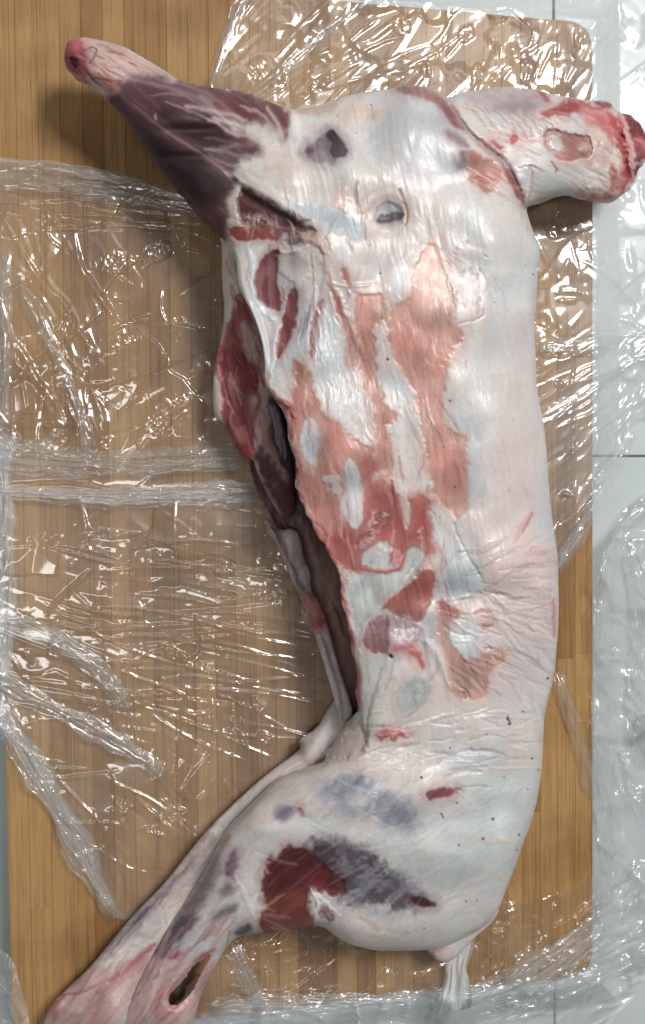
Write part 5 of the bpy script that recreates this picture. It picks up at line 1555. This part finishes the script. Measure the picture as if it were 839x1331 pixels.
def surf_left(X, Y, D):
    # upper half loose and crumpled, lower half stretched across from the carcass
    up = sst(640, 560, Y)
    low = sst(620, 700, Y)
    patch = sst(-0.1, 0.35, fbm(X / 60, Y / 60, 7, 3))
    h = 1.0 + 0.7 * up * base_wrinkle(X, Y, -35, 21) + low * 0.6 * base_wrinkle(X, Y, 8, 31)
    cr = Creases(5)
    hh = np.zeros_like(h)
    cr.add(hh, X, Y, (-10, 250, 300, 600), 30, -40, 40, 60, 4.5, 3.2)
    cr.add(hh, X, Y, (-10, 340, 130, 600), 24, 62, 14, 120, 6, 5)
    cr.add(hh, X, Y, (60, 640, 440, 960), 46, 9, 8, 170, 4.5, 3.4)
    cr.add(hh, X, Y, (-10, 640, 250, 1000), 26, 30, 35, 50, 4, 3)
    cr.add(hh, X, Y, (60, 900, 330, 1190), 70, 60, 35, 60, 4.5, 3.6)
    cr.add(hh, X, Y, (0, 215, 300, 300), 30, 7, 6, 120, 5, 4)
    h = h + 0.8 * hh
    trace(h, X, Y, TR_LEFT)
    flats(h, X, Y, FL_LEFT, 3)
    edge = np.exp(D / 7.0)
    mk = 0.035 + 0.10 * edge + 0.06 * sst(40, -10, X) + 0.05 * low * (0.5 + 0.5 * fbm(X / 60, Y / 25, 3, 4)) + 0.02 * patch
    # round the carcass the film lies flat beneath it
    return h, mk


def surf_top(X, Y, D):
    patch = sst(-0.1, 0.3, fbm(X / 55, Y / 55, 11, 3))
    h = 1.0 + (0.16 + 0.28 * patch) * base_wrinkle(X, Y, -42, 41)
    hh = np.zeros_like(h)
    cr = Creases(8)
    cr.add(hh, X, Y, (280, 0, 560, 140), 24, -42, 9, 150, 4.5, 3.4)
    cr.add(hh, X, Y, (560, 0, 839, 140), 22, -62, 18, 90, 4, 3)
    cr.add(hh, X, Y, (690, 250, 839, 430), 16, 60, 45, 45, 4.5, 3.5)
    cr.add(hh, X, Y, (690, 430, 860, 640), 40, -30, 10, 130, 4.5, 4.2)
    cr.add(hh, X, Y, (710, 540, 839, 740), 45, -62, 12, 80, 4.5, 4)
    h = h + 0.6 * hh
    trace(h, X, Y, TR_TOP, 1.7, 1.8)
    flats(h, X, Y, FL_TOP, 4)
    edge = np.exp(D / 6.0)
    mk = 0.05 + 0.12 * edge + 0.13 * sst(690, 800, X) + 0.08 * sst(440, 520, Y) * sst(700, 600, Y) + 0.025 * patch
    return h, mk


def surf_right(X, Y, D):
    patch = sst(-0.15, 0.3, fbm(X / 60, Y / 60, 14, 3))
    h = 2.5 + (0.45 + 0.8 * patch) * base_wrinkle(X, Y, 75, 51)
    hh = np.zeros_like(h)
    cr = Creases(12)
    cr.add(hh, X, Y, (770, 640, 860, 1180), 80, 70, 18, 90, 5, 4)
    cr.add(hh, X, Y, (600, 1160, 800, 1280), 60, 60, 45, 30, 4, 3)
    cr.add(hh, X, Y, (640, 1180, 860, 1340), 60, -30, 10, 110, 5, 4.5)
    cr.add(hh, X, Y, (240, 1190, 640, 1340), 90, -25, 35, 60, 4.5, 3.6)
    h = h + 0.8 * hh
    trace(h, X, Y, TR_RIGHT)
    flats(h, X, Y, FL_RIGHT, 5)
    edge = np.exp(D / 7.0)
    mk = 0.0 + (0.05 + 0.12 * edge) * np.maximum(sst(765, 775, X), sst(1190, 1290, Y)) + 0.15 * sst(760, 800, X) + 0.18 * sst(1290, 1305, Y + 0.1 * (X - 470)) + 0.03 * patch
    return h, mk


UNDER = [(330, 420), (420, 330), (640, 330), (680, 560), (690, 900), (660, 1060), (600, 1180), (500, 1190), (480, 1000), (500, 800), (420, 600)]
filmA = film_sheet('plastic_film', [(-70, 200), (0, 206), (60, 211), (130, 223), (200, 240), (300, 275), (430, 320), (500, 500), (520, 900), (480, 1020), (330, 1110), (200, 1180), (152, 1206), (128, 1165),
                                    (100, 1115), (62, 1050), (34, 1000), (10, 960), (-70, 860)], surf_left, skip=UNDER)
tag(filmA, 'wrinkled clear plastic film stretched across the left half of the board', 'plastic film', 'clear plastic films')
filmB = film_sheet('plastic_film', [(330, -70), (318, -10), (300, 30), (284, 75), (268, 116), (300, 160), (420, 330), (560, 500), (660, 780), (712, 770), (730, 735), (764, 680), (788, 620), (812, 570), (850, 540), (910, 520), (910, -70)],
                   surf_top, skip=UNDER)
tag(filmB, 'crinkled clear plastic film over the upper right corner of the board, below the neck end', 'plastic film', 'clear plastic films')
filmC = film_sheet('plastic_film', [(910, 600), (850, 632), (815, 668), (792, 705), (778, 745), (773, 800), (772, 900), (772, 1000), (775, 1090), (772, 1150), (735, 1162), (690, 1168), (640, 1172), (560, 1160), (450, 1170),
                                    (350, 1160), (300, 1190), (262, 1225), (214, 1268), (200, 1320), (200, 1400), (910, 1400)], surf_right, skip=UNDER)
tag(filmC, 'milky crumpled plastic film along the right side and bottom edge, over the floor tiles', 'plastic film', 'clear plastic films')


def surf_blob(X, Y, D):
    h = 3 + 1.3 * base_wrinkle(X, Y, 50, 61)
    hh = np.zeros_like(h)
    Creases(15).add(hh, X, Y, (-10, 1230, 50, 1340), 40, 60, 50, 30, 4, 4)
    return h + hh, 0.16 + 0.15 * np.exp(D / 6)


filmD = film_sheet('plastic_film', [(-60, 1235), (0, 1228), (14, 1240), (26, 1262), (32, 1290), (38, 1320), (42, 1400), (-60, 1400)], surf_blob, step=1.3)
tag(filmD, 'small crumpled bunch of plastic film at the lower left corner beside the board', 'plastic film', 'clear plastic films')

# gathered rolls and doubled edges of the sheets
for ln, wd, mk, sd, ht in [([(-40, 206), (40, 212), (130, 226), (200, 243), (280, 275)], 22, .22, 1, 5), ([(-40, 232), (80, 240), (180, 258), (285, 285)], 26, .12, 2, 5),
                           ([(-40, 590), (80, 600), (180, 605), (330, 590)], 60, .20, 3, 8), ([(-40, 635), (80, 645), (200, 648), (345, 640)], 34, .30, 4, 9),
                           ([(-30, 800), (40, 815), (100, 845), (140, 880), (170, 930)], 34, .22, 5, 8), ([(-30, 870), (30, 900), (80, 925), (150, 965), (220, 1010)], 30, .20, 6, 7),
                           ([(-20, 900), (10, 940), (45, 1005), (85, 1070), (115, 1125), (150, 1200)], 46, .26, 7, 9), ([(-20, 920), (30, 960), (70, 1030), (110, 1090)], 26, .16, 8, 6),
                           ([(6, 330), (8, 450), (6, 560)], 26, .18, 9, 5), ([(6, 560), (8, 700), (8, 800), (4, 900)], 30, .34, 10, 6), ([(20, 360), (60, 430), (100, 520), (120, 600)], 26, .12, 11, 6)]:
    fold_band('film_fold', ln, wd, filmA, milk=mk, seed=sd, height=ht)
for ln, wd, mk, sd, ht in [([(322, -20), (302, 30), (286, 75), (272, 116)], 18, .14, 12, 5), ([(690, 452), (740, 450), (800, 440), (870, 436)], 26, .16, 13, 6),
                           ([(700, 545), (760, 515), (820, 470), (870, 430)], 22, .13, 14, 6), ([(716, 756), (742, 712), (768, 672), (792, 618), (822, 565)], 24, .18, 15, 7),
                           ([(340, 120), (400, 60), (480, 0), (520, -30)], 18, .10, 16, 5)]:
    fold_band('film_fold', ln, wd, filmB, milk=mk, seed=sd, height=ht)
for ln, wd, mk, sd, ht in [([(870, 640), (815, 676), (788, 730), (782, 820), (790, 900)], 24, .18, 17, 8), ([(778, 900), (786, 1000), (800, 1100), (790, 1200)], 30, .16, 18, 7),
                           ([(850, 1130), (800, 1185), (740, 1240), (660, 1290), (560, 1310)], 52, .28, 19, 10), ([(560, 1300), (450, 1308), (350, 1310), (270, 1320)], 40, .34, 20, 9),
                           ([(840, 1240), (740, 1290), (640, 1320), (540, 1335)], 40, .24, 21, 9), ([(300, 1225), (315, 1260), (335, 1300), (350, 1340)], 30, .16, 22, 6),
                           ([(722, 870), (740, 920), (760, 980), (772, 1040)], 22, .12, 23, 4), ([(820, 700), (836, 800), (830, 900), (838, 1000)], 30, .12, 24, 7)]:
    fold_band('film_fold', ln, wd, filmC, milk=mk, seed=sd, height=ht)
fold_band('twisted_strip', [(594, 1205), (596, 1235), (592, 1275), (586, 1345)], 58, filmC, z0=12, milk=.75, seed=25, height=4, dens=0.35, tuck=0.5)
